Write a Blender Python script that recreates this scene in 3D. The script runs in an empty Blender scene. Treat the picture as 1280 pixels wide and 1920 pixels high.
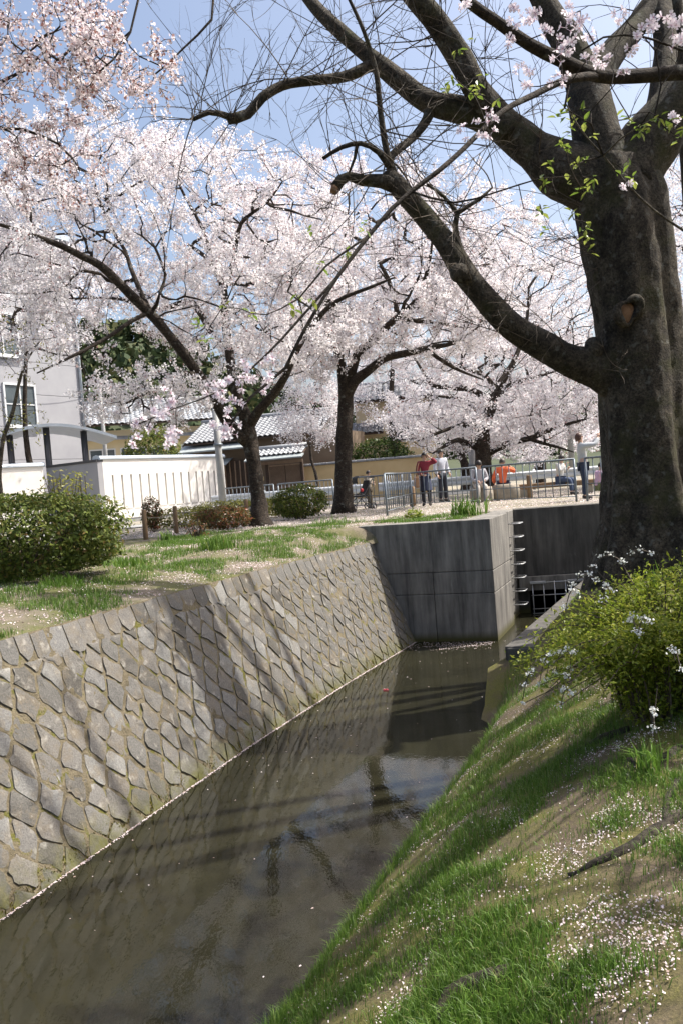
import bpy, math, random
import numpy as np
from mathutils import Vector, Matrix, noise as mnoise
R = math.radians
random.seed(7); rng = np.random.default_rng(11)
scene = bpy.context.scene
C = scene.collection

# ------------------------------------------------------------------ camera, sky, sun, exposure
EYE = Vector((0.0, 0.0, 3.22)); FPX = 1550.0
ROLL = R(4.5); PITCH = math.atan(54.0 / FPX)
fwd = Vector((0, math.cos(PITCH), -math.sin(PITCH)))
up0 = Vector((0, math.sin(PITCH), math.cos(PITCH)))
rt0 = Vector((1, 0, 0))
cam_r = rt0 * math.cos(ROLL) - up0 * math.sin(ROLL)
cam_u = up0 * math.cos(ROLL) + rt0 * math.sin(ROLL)
cam_d = bpy.data.cameras.new('camera'); cam = bpy.data.objects.new('camera', cam_d); C.objects.link(cam)
M = Matrix((cam_r, cam_u, -fwd)).transposed().to_4x4(); M.translation = EYE
cam.matrix_world = M
cam_d.sensor_fit = 'VERTICAL'; cam_d.sensor_height = 36.0; cam_d.lens = 36.0 * FPX / 1920.0
cam_d.clip_start = 0.05; cam_d.clip_end = 4000
scene.camera = cam

SUN_AZ, SUN_EL = R(76), R(57)          # azimuth from +Y towards +X
w = bpy.data.worlds.new('World'); scene.world = w; w.use_nodes = True
nt = w.node_tree; nt.nodes.clear()
sky = nt.nodes.new('ShaderNodeTexSky'); sky.sky_type = 'NISHITA'; sky.sun_disc = False
sky.sun_elevation = SUN_EL; sky.sun_rotation = SUN_AZ; sky.air_density = 1.0; sky.dust_density = 5.0; sky.ozone_density = 1.0
bg = nt.nodes.new('ShaderNodeBackground'); bg.inputs['Strength'].default_value = 0.148
wo = nt.nodes.new('ShaderNodeOutputWorld')
nt.links.new(sky.outputs[0], bg.inputs[0]); nt.links.new(bg.outputs[0], wo.inputs[0])
sun_d = bpy.data.lights.new('sun', 'SUN'); sun = bpy.data.objects.new('sun', sun_d); C.objects.link(sun)
sun_d.energy = 5.0; sun_d.angle = R(0.5); sun_d.color = (1.0, 0.95, 0.87)
sdir = Vector((math.sin(SUN_AZ) * math.cos(SUN_EL), math.cos(SUN_AZ) * math.cos(SUN_EL), math.sin(SUN_EL)))
sun.rotation_euler = sdir.to_track_quat('Z', 'Y').to_euler(); sun.location = (20, 10, 40)
scene.view_settings.view_transform = 'Standard'; scene.view_settings.look = 'None'
scene.view_settings.gamma = 1.0; scene.view_settings.use_curve_mapping = False
scene.view_settings.exposure = 0.62
scene.cycles.max_bounces = 8; scene.cycles.transparent_max_bounces = 8

# ------------------------------------------------------------------ helpers
def P(px, py, Y):
    """real point at forward distance Y seen along the photo direction px,py"""
    d = cam_r * (px - 640.0) + cam_u * (960.0 - py) + fwd * FPX
    return EYE + d * (Y / d.y)
def PZ(px, py, z):
    d = cam_r * (px - 640.0) + cam_u * (960.0 - py) + fwd * FPX
    return EYE + d * ((z - EYE.z) / d.z)
def interp(x, xs, ys): return float(np.interp(x, xs, ys))
def nz(x, y, z=0.0): return mnoise.noise(Vector((x, y, z)))

def tag(o, label=None, cat=None, group=None, kind=None):
    if label: o['label'] = label
    if cat: o['category'] = cat
    if group: o['group'] = group
    if kind: o['kind'] = kind
    return o
def link(o, parent=None):
    C.objects.link(o)
    if parent is not None: o.parent = parent
    return o
def empty(name, loc=(0, 0, 0), rz=0.0):
    o = bpy.data.objects.new(name, None); o.location = loc; o.rotation_euler = (0, 0, rz); o.empty_display_size = 0.1
    return link(o)
def setsmooth(me, on=True):
    me.polygons.foreach_set('use_smooth', np.full(len(me.polygons), on, dtype=bool))

class MB:
    def __init__(s): s.v = []; s.f = []
    def add(s, vs, fs):
        n = len(s.v); s.v += [tuple(v) for v in vs]; s.f += [tuple(i + n for i in f) for f in fs]; return s
    def box(s, c, d, rz=0.0, rot=None):
        c = Vector(c); m = rot if rot is not None else Matrix.Rotation(rz, 3, 'Z')
        vs = [c + m @ Vector((sx * d[0] / 2, sy * d[1] / 2, sz * d[2] / 2)) for sx in (-1, 1) for sy in (-1, 1) for sz in (-1, 1)]
        return s.add(vs, [(0, 1, 3, 2), (4, 6, 7, 5), (0, 4, 5, 1), (2, 3, 7, 6), (0, 2, 6, 4), (1, 5, 7, 3)])
    def prism(s, poly, z0, z1):
        n = len(poly)
        vs = [(p[0], p[1], z0) for p in poly] + [(p[0], p[1], z1) for p in poly]
        fs = [tuple(reversed(range(n))), tuple(range(n, 2 * n))] + [(i, (i + 1) % n, n + (i + 1) % n, n + i) for i in range(n)]
        return s.add(vs, fs)
    def tube(s, pts, rad, n=8, cap=True, wob=0.0):
        pts = [Vector(p) for p in pts]; m = len(pts)
        if not hasattr(rad, '__len__'): rad = [rad] * m
        t = [(pts[min(i + 1, m - 1)] - pts[max(i - 1, 0)]).normalized() for i in range(m)]
        a = t[0].orthogonal().normalized(); vs = []
        for i in range(m):
            a = (a - t[i] * a.dot(t[i]))
            a = a.normalized() if a.length > 1e-6 else t[i].orthogonal().normalized()
            b = t[i].cross(a)
            for k in range(n):
                th = 2 * math.pi * k / n
                r = rad[i]
                if wob: r *= 1 + wob * nz(pts[i].x * 2.3 + math.cos(th), pts[i].y * 2.3 + math.sin(th), pts[i].z * 2.3)
                vs.append(pts[i] + a * (r * math.cos(th)) + b * (r * math.sin(th)))
        fs = [(i * n + k, i * n + (k + 1) % n, (i + 1) * n + (k + 1) % n, (i + 1) * n + k) for i in range(m - 1) for k in range(n)]
        if cap: fs += [tuple(reversed(range(n))), tuple(range((m - 1) * n, m * n))]
        return s.add(vs, fs)
    def ball(s, c, r, n=8, m=6):
        c = Vector(c); r = Vector(r) if hasattr(r, '__len__') else Vector((r, r, r)); vs = []
        for i in range(m + 1):
            ph = math.pi * i / m
            for k in range(n):
                th = 2 * math.pi * k / n
                vs.append(c + Vector((r.x * math.sin(ph) * math.cos(th), r.y * math.sin(ph) * math.sin(th), r.z * math.cos(ph))))
        fs = [(i * n + k, (i + 1) * n + k, (i + 1) * n + (k + 1) % n, i * n + (k + 1) % n) for i in range(m) for k in range(n)]
        return s.add(vs, fs)
    def mesh(s, name, mat=None, smooth=False):
        me = bpy.data.meshes.new(name); me.from_pydata(s.v, [], s.f); me.validate(); me.update()
        if mat: me.materials.append(mat)
        if smooth: setsmooth(me)
        return me
    def build(s, name, mat=None, parent=None, smooth=False, bevel=0.0):
        o = bpy.data.objects.new(name, s.mesh(name, mat, smooth)); link(o, parent)
        if bevel:
            b = o.modifiers.new('bevel', 'BEVEL'); b.width = bevel; b.segments = 2; b.limit_method = 'ANGLE'
        return o
def inst(name, me, parent=None, loc=(0, 0, 0), rot=(0, 0, 0), scale=(1, 1, 1)):
    o = bpy.data.objects.new(name, me); o.location = loc; o.rotation_euler = rot; o.scale = scale
    return link(o, parent)
def np_mesh(name, V, F, mat, smooth=False):
    """V (n,3), F (m,k) int"""
    me = bpy.data.meshes.new(name); V = np.asarray(V, np.float32); F = np.asarray(F, np.int32); m, k = F.shape
    me.vertices.add(len(V)); me.vertices.foreach_set('co', V.ravel())
    me.loops.add(m * k); me.loops.foreach_set('vertex_index', F.ravel())
    me.polygons.add(m); me.polygons.foreach_set('loop_start', np.arange(0, m * k, k, dtype=np.int32))
    try: me.polygons.foreach_set('loop_total', np.full(m, k, np.int32))
    except Exception: pass
    me.update(calc_edges=True)
    if mat: me.materials.append(mat)
    if smooth: setsmooth(me)
    return me
def np_obj(name, V, F, mat, parent=None, smooth=False):
    return link(bpy.data.objects.new(name, np_mesh(name, V, F, mat, smooth)), parent)
def rand_unit(n):
    v = rng.normal(size=(n, 3)); return v / np.linalg.norm(v, axis=1, keepdims=True)
def gons(Cn, size, k=4, normal=None, aspect=1.0, cup=0.0):
    """k-gons at centres Cn with random facing; returns V,F"""
    n = len(Cn); Cn = np.asarray(Cn)
    N = rand_unit(n) if normal is None else normal
    A = np.cross(N, rand_unit(n)); A /= np.linalg.norm(A, axis=1, keepdims=True) + 1e-9
    B = np.cross(N, A); size = np.broadcast_to(np.asarray(size, float), (n,))[:, None]
    V = np.zeros((n, k, 3))
    for j in range(k):
        th = 2 * math.pi * j / k
        V[:, j] = Cn + A * size * math.cos(th) + B * size * (aspect * math.sin(th)) + (N * size * cup * (1 if j % 2 else -1))
    return V.reshape(-1, 3), np.arange(n * k).reshape(n, k)

# ------------------------------------------------------------------ materials
def newmat(name):
    m = bpy.data.materials.new(name); m.use_nodes = True; t = m.node_tree; t.nodes.clear()
    o = t.nodes.new('ShaderNodeOutputMaterial'); b = t.nodes.new('ShaderNodeBsdfPrincipled')
    t.links.new(b.outputs[0], o.inputs[0]); return m, t, b
def N(t, typ, **kw):
    n = t.nodes.new(typ)
    for k, v in kw.items():
        if k.startswith('i_'):
            key = k[2:]; key = int(key) if key.isdigit() else key.replace('_', ' ')
            n.inputs[key].default_value = v
        else: setattr(n, k, v)
    return n
def rgba(c): return (c[0], c[1], c[2], 1.0)
def ramp(t, fac, stops):
    r = t.nodes.new('ShaderNodeValToRGB'); e = r.color_ramp.elements
    while len(e) < len(stops): e.new(0.5)
    for i, (p, c) in enumerate(stops): e[i].position = p; e[i].color = rgba(c)
    t.links.new(fac, r.inputs[0]); return r.outputs[0]
def mix(t, fac, a, b, mode='MIX'):
    n = t.nodes.new('ShaderNodeMix'); n.data_type = 'RGBA'; n.blend_type = mode
    for s, i in ((fac, 0), (a, 6), (b, 7)):
        if isinstance(s, (int, float)): n.inputs[i].default_value = s
        elif isinstance(s, (tuple, list)): n.inputs[i].default_value = rgba(s)
        else: t.links.new(s, n.inputs[i])
    return n.outputs[2]
def bump(t, b, h, strength=0.4, dist=0.02):
    n = N(t, 'ShaderNodeBump'); n.inputs['Strength'].default_value = strength; n.inputs['Distance'].default_value = dist
    t.links.new(h, n.inputs['Height']); t.links.new(n.outputs[0], b.inputs['Normal'])
def coords(t, obj=False):
    if obj: return N(t, 'ShaderNodeTexCoord').outputs['Object']
    return N(t, 'ShaderNodeNewGeometry').outputs['Position']
def noise_tex(t, co, scale, detail=5, rough=0.6, stretch=None):
    n = N(t, 'ShaderNodeTexNoise'); n.inputs['Scale'].default_value = scale; n.inputs['Detail'].default_value = detail; n.inputs['Roughness'].default_value = rough
    if stretch:
        m = N(t, 'ShaderNodeMapping'); m.inputs['Scale'].default_value = stretch; t.links.new(co, m.inputs[0]); co = m.outputs[0]
    t.links.new(co, n.inputs['Vector']); return n.outputs[0]
def simple(name, stops, scale=4.0, rough=0.7, bump_s=0.0, bump_scale=40.0, metal=0.0, obj=False, stretch=None, dist=0.01):
    m, t, b = newmat(name); co = coords(t, obj)
    if len(stops) == 1: b.inputs['Base Color'].default_value = rgba(stops[0])
    else:
        k = len(stops); f = noise_tex(t, co, scale, stretch=stretch)
        t.links.new(ramp(t, f, [(0.28 + 0.44 * i / (k - 1), c) for i, c in enumerate(stops)]), b.inputs['Base Color'])
    b.inputs['Roughness'].default_value = rough; b.inputs['Metallic'].default_value = metal
    if bump_s: bump(t, b, noise_tex(t, co, bump_scale, stretch=stretch), bump_s, dist)
    return m
def leafy(name, cols, trans=0.35, rough=0.5, spec=0.3):
    """thin leaf or petal: colour picked for each loose piece, part of the light passes through"""
    m = bpy.data.materials.new(name); m.use_nodes = True; t = m.node_tree; t.nodes.clear()
    o = N(t, 'ShaderNodeOutputMaterial'); b = N(t, 'ShaderNodeBsdfPrincipled'); tr = N(t, 'ShaderNodeBsdfTranslucent'); mx = N(t, 'ShaderNodeMixShader')
    g = N(t, 'ShaderNodeNewGeometry'); r = t.nodes.new('ShaderNodeValToRGB'); r.color_ramp.interpolation = 'LINEAR'; e = r.color_ramp.elements
    while len(e) < len(cols): e.new(0.5)
    for i, (p, c) in enumerate(cols): e[i].position = p; e[i].color = rgba(c)
    t.links.new(g.outputs['Random Per Island'], r.inputs[0])
    t.links.new(r.outputs[0], b.inputs['Base Color']); t.links.new(r.outputs[0], tr.inputs[0])
    b.inputs['Roughness'].default_value = rough; b.inputs['Specular IOR Level'].default_value = spec
    mx.inputs[0].default_value = trans
    t.links.new(b.outputs[0], mx.inputs[1]); t.links.new(tr.outputs[0], mx.inputs[2]); t.links.new(mx.outputs[0], o.inputs[0])
    return m

MAT = {}
MAT['blossom'] = leafy('cherry_blossom', [(0.0, (0.30, 0.14, 0.12)), (0.035, (0.60, 0.42, 0.43)), (0.06, (0.84, 0.79, 0.81)), (0.55, (0.89, 0.862, 0.878)), (1.0, (0.92, 0.90, 0.91))], 0.45, 0.6, 0.2)
MAT['blossom_bud'] = leafy('cherry_blossom_with_buds', [(0.0, (0.26, 0.12, 0.09)), (0.10, (0.48, 0.27, 0.24)), (0.14, (0.82, 0.72, 0.74)), (0.6, (0.86, 0.78, 0.80)), (1.0, (0.90, 0.84, 0.85))], 0.40, 0.6, 0.2)
MAT['petal'] = leafy('fallen_petal', [(0.0, (0.36, 0.25, 0.20)), (0.2, (0.60, 0.47, 0.45)), (0.5, (0.70, 0.60, 0.61)), (1.0, (0.80, 0.73, 0.74))], 0.2, 0.6, 0.2)
MAT['grass'] = leafy('grass_blade', [(0.0, (0.06, 0.125, 0.015)), (0.5, (0.105, 0.20, 0.028)), (0.92, (0.17, 0.28, 0.05)), (1.0, (0.30, 0.29, 0.11))], 0.4, 0.45, 0.35)
MAT['leaf_dark'] = leafy('evergreen_leaf', [(0.0, (0.02, 0.045, 0.010)), (0.6, (0.05, 0.09, 0.018)), (1.0, (0.12, 0.17, 0.035))], 0.25, 0.45, 0.25)
MAT['leaf_olive'] = leafy('azalea_leaf', [(0.0, (0.05, 0.075, 0.015)), (0.4, (0.11, 0.15, 0.03)), (0.9, (0.22, 0.25, 0.055)), (1.0, (0.22, 0.13, 0.05))], 0.3, 0.5, 0.2)
MAT['leaf_young'] = leafy('young_leaf', [(0.0, (0.14, 0.20, 0.02)), (0.6, (0.25, 0.31, 0.035)), (1.0, (0.38, 0.38, 0.07))], 0.5, 0.4, 0.35)
MAT['leaf_yellow'] = leafy('yellow_green_leaf', [(0.0, (0.14, 0.15, 0.03)), (0.6, (0.30, 0.30, 0.06)), (1.0, (0.42, 0.38, 0.12))], 0.45, 0.4, 0.3)
MAT['leaf_red'] = leafy('red_tinged_leaf', [(0.0, (0.06, 0.08, 0.02)), (0.45, (0.14, 0.12, 0.035)), (0.75, (0.22, 0.08, 0.035)), (1.0, (0.32, 0.12, 0.06))], 0.35, 0.4, 0.35)
MAT['white_flower'] = leafy('spirea_flower', [(0.0, (0.7, 0.72, 0.66)), (1.0, (0.9, 0.9, 0.88))], 0.2, 0.6, 0.2)
MAT['forest'] = leafy('forest_leaf', [(0.0, (0.04, 0.06, 0.03)), (0.6, (0.065, 0.09, 0.04)), (1.0, (0.13, 0.125, 0.055))], 0.1, 0.7, 0.1)

def bark(name, c0, c1, moss=None, stretch=(6, 6, 1.2), bs=0.9):
    m, t, b = newmat(name); co = coords(t)
    f = noise_tex(t, co, 6.0, 8, 0.7, stretch); col = ramp(t, f, [(0.32, c0), (0.68, c1)])
    fine = noise_tex(t, co, 32.0, 6, 0.75); col = mix(t, 0.85, col, ramp(t, fine, [(0.36, (0.12, 0.12, 0.12)), (0.64, (1.5, 1.5, 1.45))]), 'MULTIPLY')
    big = noise_tex(t, co, 2.3, 6, 0.7); col = mix(t, 0.8, col, ramp(t, big, [(0.35, (0.45, 0.44, 0.42)), (0.62, (1.45, 1.42, 1.38))]), 'MULTIPLY')
    if moss:
        g = noise_tex(t, co, 1.6, 5, 0.65); g2 = ramp(t, g, [(0.52, (0, 0, 0)), (0.70, (.8, .8, .8))]); col = mix(t, g2, col, moss)
    li = noise_tex(t, co, 9.0, 3, 0.5); l2 = ramp(t, li, [(0.60, (0, 0, 0)), (0.70, (0.6, 0.6, 0.6))]); col = mix(t, l2, col, (0.16, 0.16, 0.14))
    t.links.new(col, b.inputs['Base Color']); b.inputs['Roughness'].default_value = 0.85; b.inputs['Specular IOR Level'].default_value = 0.25
    h = mix(t, 0.4, f, fine); bump(t, b, h, bs, 0.06); return m
MAT['bark'] = bark('cherry_bark', (0.022, 0.017, 0.014), (0.075, 0.058, 0.046), None, (2, 2, 5))
MAT['bark_big'] = bark('mossy_old_bark', (0.022, 0.018, 0.014), (0.105, 0.09, 0.07), (0.052, 0.054, 0.018), (1.1, 1.1, 0.8), 1.0)
MAT['bark_light'] = bark('pale_bark', (0.09, 0.075, 0.06), (0.22, 0.19, 0.15))
MAT['twig'] = simple('bare_twig', [(0.055, 0.042, 0.032), (0.10, 0.075, 0.05)], 8, 0.8)
MAT['cutwood'] = simple('cut_wood', [(0.16, 0.08, 0.04), (0.33, 0.19, 0.10)], 14, 0.8, 0.4, 60)

def stone_mat():
    m, t, b = newmat('wall_stone'); co = coords(t); oi = N(t, 'ShaderNodeObjectInfo')
    base = ramp(t, oi.outputs['Random'], [(0.0, (0.115, 0.105, 0.09)), (0.3, (0.165, 0.158, 0.147)), (0.6, (0.20, 0.183, 0.162)), (0.85, (0.205, 0.20, 0.193)), (1.0, (0.27, 0.262, 0.245))])
    f = noise_tex(t, co, 60.0, 6, 0.75); col = mix(t, 0.75, base, ramp(t, f, [(0.3, (0.30, 0.30, 0.30)), (0.7, (1.3, 1.3, 1.27))]), 'MULTIPLY')
    g = noise_tex(t, co, 4.5, 6, 0.7); col = mix(t, ramp(t, g, [(0.50, (0, 0, 0)), (0.72, (0.8, 0.8, 0.8))]), col, (0.19, 0.145, 0.085))
    g3 = noise_tex(t, co, 9.0, 5, 0.6); col = mix(t, ramp(t, g3, [(0.58, (0, 0, 0)), (0.7, (0.6, 0.6, 0.6))]), col, (0.40, 0.39, 0.36))
    s = N(t, 'ShaderNodeSeparateXYZ'); t.links.new(co, s.inputs[0])
    zr = N(t, 'ShaderNodeMapRange'); zr.inputs[1].default_value = 0.34; zr.inputs[2].default_value = 0.02; t.links.new(s.outputs[2], zr.inputs[0])
    ml = N(t, 'ShaderNodeMath', operation='MULTIPLY'); t.links.new(zr.outputs[0], ml.inputs[0])
    t.links.new(ramp(t, g, [(0.35, (0, 0, 0)), (0.6, (1, 1, 1))]), ml.inputs[1]); col = mix(t, ml.outputs[0], col, (0.10, 0.10, 0.022))
    t.links.new(col, b.inputs['Base Color']); b.inputs['Roughness'].default_value = 0.88
    bump(t, b, mix(t, 0.4, f, g3), 0.8, 0.02); return m
MAT['stone'] = stone_mat()
def mortar_mat():
    m, t, b = newmat('mossy_joint'); co = coords(t)
    f = noise_tex(t, co, 5.0, 7, 0.7); col = ramp(t, f, [(0.28, (0.055, 0.048, 0.03)), (0.42, (0.14, 0.115, 0.07)), (0.54, (0.20, 0.165, 0.105)), (0.60, (0.12, 0.115, 0.022)), (0.75, (0.18, 0.16, 0.035))])
    t.links.new(col, b.inputs['Base Color']); b.inputs['Roughness'].default_value = 0.95
    bump(t, b, noise_tex(t, co, 40.0, 6, 0.7), 0.9, 0.03); return m
MAT['mortar'] = mortar_mat()
def concrete_mat(name, lo, hi, streak=0.6):
    m, t, b = newmat(name); co = coords(t)
    st = noise_tex(t, co, 2.2, 7, 0.65, (3.2, 3.2, 0.35)); col = ramp(t, st, [(0.3, lo), (0.7, hi)])
    bl = noise_tex(t, co, 1.3, 6, 0.6); col = mix(t, streak, col, ramp(t, bl, [(0.3, (0.45, 0.45, 0.46)), (0.68, (1.15, 1.14, 1.1))]), 'MULTIPLY')
    wh = noise_tex(t, co, 3.0, 4, 0.7, (6, 6, 0.5)); col = mix(t, ramp(t, wh, [(0.66, (0, 0, 0)), (0.78, (0.35, 0.35, 0.35))]), col, (0.42, 0.41, 0.39))
    s = N(t, 'ShaderNodeSeparateXYZ'); t.links.new(co, s.inputs[0])
    zr = N(t, 'ShaderNodeMapRange'); zr.inputs[1].default_value = 0.20; zr.inputs[2].default_value = 0.04; t.links.new(s.outputs[2], zr.inputs[0])
    col = mix(t, zr.outputs[0], col, (0.07, 0.065, 0.016))
    t.links.new(col, b.inputs['Base Color']); b.inputs['Roughness'].default_value = 0.9
    bump(t, b, noise_tex(t, co, 30.0, 6, 0.7), 0.45, 0.015); return m
MAT['concrete'] = concrete_mat('stained_concrete', (0.085, 0.08, 0.073), (0.29, 0.275, 0.25))
MAT['concrete_dark'] = concrete_mat('damp_dark_concrete', (0.04, 0.038, 0.034), (0.13, 0.122, 0.11))
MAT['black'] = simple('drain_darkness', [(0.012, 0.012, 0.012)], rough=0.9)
def water_mat():
    m, t, b = newmat('murky_water'); co = coords(t)
    f = noise_tex(t, co, 0.8, 4, 0.6); t.links.new(ramp(t, f, [(0.3, (0.014, 0.0135, 0.008)), (0.7, (0.025, 0.024, 0.014))]), b.inputs['Base Color'])
    b.inputs['Roughness'].default_value = 0.015; b.inputs['IOR'].default_value = 1.40
    h = noise_tex(t, co, 5.0, 3, 0.5, (1.4, 0.7, 1)); h2 = noise_tex(t, co, 26.0, 2, 0.5, (1.3, 0.7, 1))
    bump(t, b, mix(t, 0.3, h, h2), 0.14, 0.010); return m
MAT['water'] = water_mat()
def soil_mat(name, a, b_, moss):
    m, t, b = newmat(name); co = coords(t)
    f = noise_tex(t, co, 3.0, 8, 0.7); col = ramp(t, f, [(0.3, a), (0.7, b_)])
    g = noise_tex(t, co, 1.1, 6, 0.65); col = mix(t, ramp(t, g, [(0.42, (0, 0, 0)), (0.57, (1, 1, 1))]), col, moss)
    k = noise_tex(t, co, 70.0, 5, 0.7); col = mix(t, 0.7, col, ramp(t, k, [(0.3, (0.45, 0.45, 0.45)), (0.7, (1.3, 1.28, 1.25))]), 'MULTIPLY')
    t.links.new(col, b.inputs['Base Color']); b.inputs['Roughness'].default_value = 0.95
    bump(t, b, mix(t, 0.5, f, k), 0.8, 0.03); return m
MAT['soil_left'] = soil_mat('dry_bank_soil', (0.12, 0.097, 0.068), (0.235, 0.20, 0.15), (0.11, 0.115, 0.035))
MAT['soil_right'] = soil_mat('mossy_bank_soil', (0.085, 0.062, 0.036), (0.175, 0.135, 0.085), (0.125, 0.120, 0.022))
MAT['plaza'] = soil_mat('gravel_plaza', (0.20, 0.18, 0.15), (0.36, 0.33, 0.29), (0.24, 0.22, 0.16))
MAT['asphalt'] = simple('asphalt', [(0.055, 0.055, 0.058), (0.085, 0.085, 0.088)], 3, 0.9, 0.3, 120)
MAT['paving'] = simple('grey_paving', [(0.22, 0.22, 0.22), (0.32, 0.32, 0.31)], 2, 0.9, 0.2, 80)
MAT['steel'] = simple('galvanised_steel', [(0.11, 0.135, 0.16), (0.19, 0.22, 0.25)], 9, 0.45, 0.1, 60, 0.35)
MAT['steel_bright'] = simple('bright_steel', [(0.50, 0.51, 0.52), (0.66, 0.67, 0.68)], 9, 0.35, 0, 1, 0.5)
MAT['guard'] = simple('guardrail_white', [(0.52, 0.56, 0.60), (0.66, 0.69, 0.72)], 3, 0.4, 0, 1, 0.1)
MAT['white_wall'] = simple('white_render', [(0.72, 0.69, 0.65), (0.80, 0.78, 0.74)], 1.5, 0.85, 0.15, 60)
MAT['coping'] = simple('pale_metal_coping', [(0.42, 0.48, 0.54), (0.55, 0.60, 0.65)], 2, 0.4, 0, 1, 0.3)
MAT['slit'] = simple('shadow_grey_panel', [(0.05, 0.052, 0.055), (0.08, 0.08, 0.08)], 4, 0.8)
MAT['grey_render'] = simple('grey_render', [(0.30, 0.30, 0.32), (0.36, 0.36, 0.375)], 0.9, 0.85, 0.3, 90)
MAT['glass'] = simple('window_glass', [(0.06, 0.08, 0.09), (0.10, 0.12, 0.13)], 1, 0.08)
MAT['frame_white'] = simple('white_frame', [(0.66, 0.67, 0.68)], rough=0.5)
MAT['frame_dark'] = simple('dark_frame', [(0.05, 0.05, 0.055)], rough=0.5)
MAT['tile'] = simple('grey_roof_tile', [(0.20, 0.21, 0.225), (0.36, 0.37, 0.385)], 6, 0.45, 0.1, 40)
MAT['tile_light'] = simple('pale_roof_tile', [(0.26, 0.275, 0.29), (0.40, 0.41, 0.425)], 5, 0.5)
MAT['slate_sheet'] = simple('grey_green_sheet_roof', [(0.30, 0.34, 0.34), (0.40, 0.43, 0.43)], 3, 0.5)
MAT['brown_wall'] = simple('brown_plaster', [(0.17, 0.125, 0.085), (0.22, 0.165, 0.115)], 1.5, 0.9)
MAT['wood_dark'] = simple('dark_timber', [(0.05, 0.032, 0.022), (0.085, 0.055, 0.038)], 5, 0.8, 0.2, 40, 0, False, (1, 1, 6))
MAT['wood_door'] = simple('lattice_wood', [(0.26, 0.17, 0.11), (0.34, 0.24, 0.16)], 5, 0.7, 0.1, 40)
MAT['wood_post'] = simple('weathered_post', [(0.16, 0.10, 0.055), (0.27, 0.18, 0.10)], 6, 0.85, 0.4, 40, 0, False, (3, 3, 0.6))
MAT['yellow'] = simple('ochre_plaster', [(0.55, 0.40, 0.20), (0.66, 0.50, 0.27)], 0.9, 0.9, 0.1, 50)
MAT['cream'] = simple('cream_plaster', [(0.66, 0.55, 0.34), (0.74, 0.63, 0.42)], 0.6, 0.9)
MAT['pole'] = simple('grey_pole', [(0.26, 0.27, 0.27), (0.34, 0.34, 0.33)], 4, 0.6)
MAT['rope'] = simple('rope', [(0.16, 0.14, 0.11)], rough=0.9)
MAT['rock'] = simple('sitting_rock', [(0.20, 0.17, 0.13), (0.36, 0.32, 0.26)], 5, 0.9, 0.6, 25)
# ------------------------------------------------------------------ the canal: lines in plan (X for a given Y)
FY = [-8, 0, 6.47, 10.4, 13.2, 16.15, 17.0]; FX = [-10.2, -5.75, -2.92, -1.37, -0.15, 1.25, 1.68]      # foot of the stone wall
EYs = [-8, 0, 4.9, 6.5, 9.4, 11.0, 11.7, 18.4]; EX = [-6.2, -2.7, -0.58, 0.11, 1.36, 1.96, 2.16, 5.35]   # right water edge
BATTER = 0.80; WALL_Z = 2.02; TOP_Z = 2.33
def foot_x(y): return interp(y, FY, FX)
def top_x(y): return interp(y, FY, FX) - BATTER
def edge_x(y): return interp(y, EYs, EX) + (0.05 * nz(y * 1.7, 3.1) + 0.03 * nz(y * 6, 9.1) if y < 11.4 else 0)
PA = Vector((2.77, 15.6)); PB = Vector((3.9, 18.4)); PL = Vector((0.30, 16.45))     # pier corners in plan
HW = Vector((9.5, 17.45))                                                           # far end of the head wall

# water
mb = MB(); mb.add([(-14, -9, 0), (9, -9, 0), (9, 20.5, 0), (-14, 20.5, 0)], [(0, 1, 2, 3)])
tag(mb.build('water', MAT['water']), kind='structure')

# left bank, top of the stone wall back to the pavement
def zl(x, y):
    s = top_x(min(y, 16.2)) - x
    z = interp(s, [0, 0.04, 0.5, 1.6, 4, 60], [WALL_Z - 0.05, WALL_Z - 0.005, WALL_Z + 0.06, WALL_Z + 0.17, 2.29, 2.31])
    t = interp(y, [13.5, 16.6], [0, 1]); t *= interp(s, [0, .15, 1.0], [0, .1, 1]) if y < 16.44 else 1; z = z * (1 - t) + max(z, 2.31) * t
    return z + (0.035 * nz(x * 1.3, y * 1.3) + 0.015 * nz(x * 5, y * 5)) * interp(s, [0, .4], [.3, 1])
def sheet(name, rows, mat, kind='structure'):
    nr, nc = len(rows), len(rows[0]); V = np.array([p for r in rows for p in r])
    F = np.array([(i * nc + j, i * nc + j + 1, (i + 1) * nc + j + 1, (i + 1) * nc + j) for i in range(nr - 1) for j in range(nc - 1)])
    return tag(np_obj(name, V, F, mat, None, True), kind=kind)
sl = [0, .06, .15, .3, .45, .6, .8, 1, 1.25, 1.5, 1.8, 2.1, 2.5, 3, 3.5, 4, 5, 6, 8, 11, 15, 25, 40]
ys = list(np.arange(-8, 18.61, 0.3)) + [18.62]
rows = []
for y in ys:
    xr = top_x(y) + 0.015 if y < 16.44 else PA.x + (PB.x - PA.x) * (y - PA.y) / (PB.y - PA.y) - 0.12
    rows.append([(xr - s, y, zl(xr - s, y)) for s in sl][::-1])
sheet('left_bank', rows, MAT['soil_left'])
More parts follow.
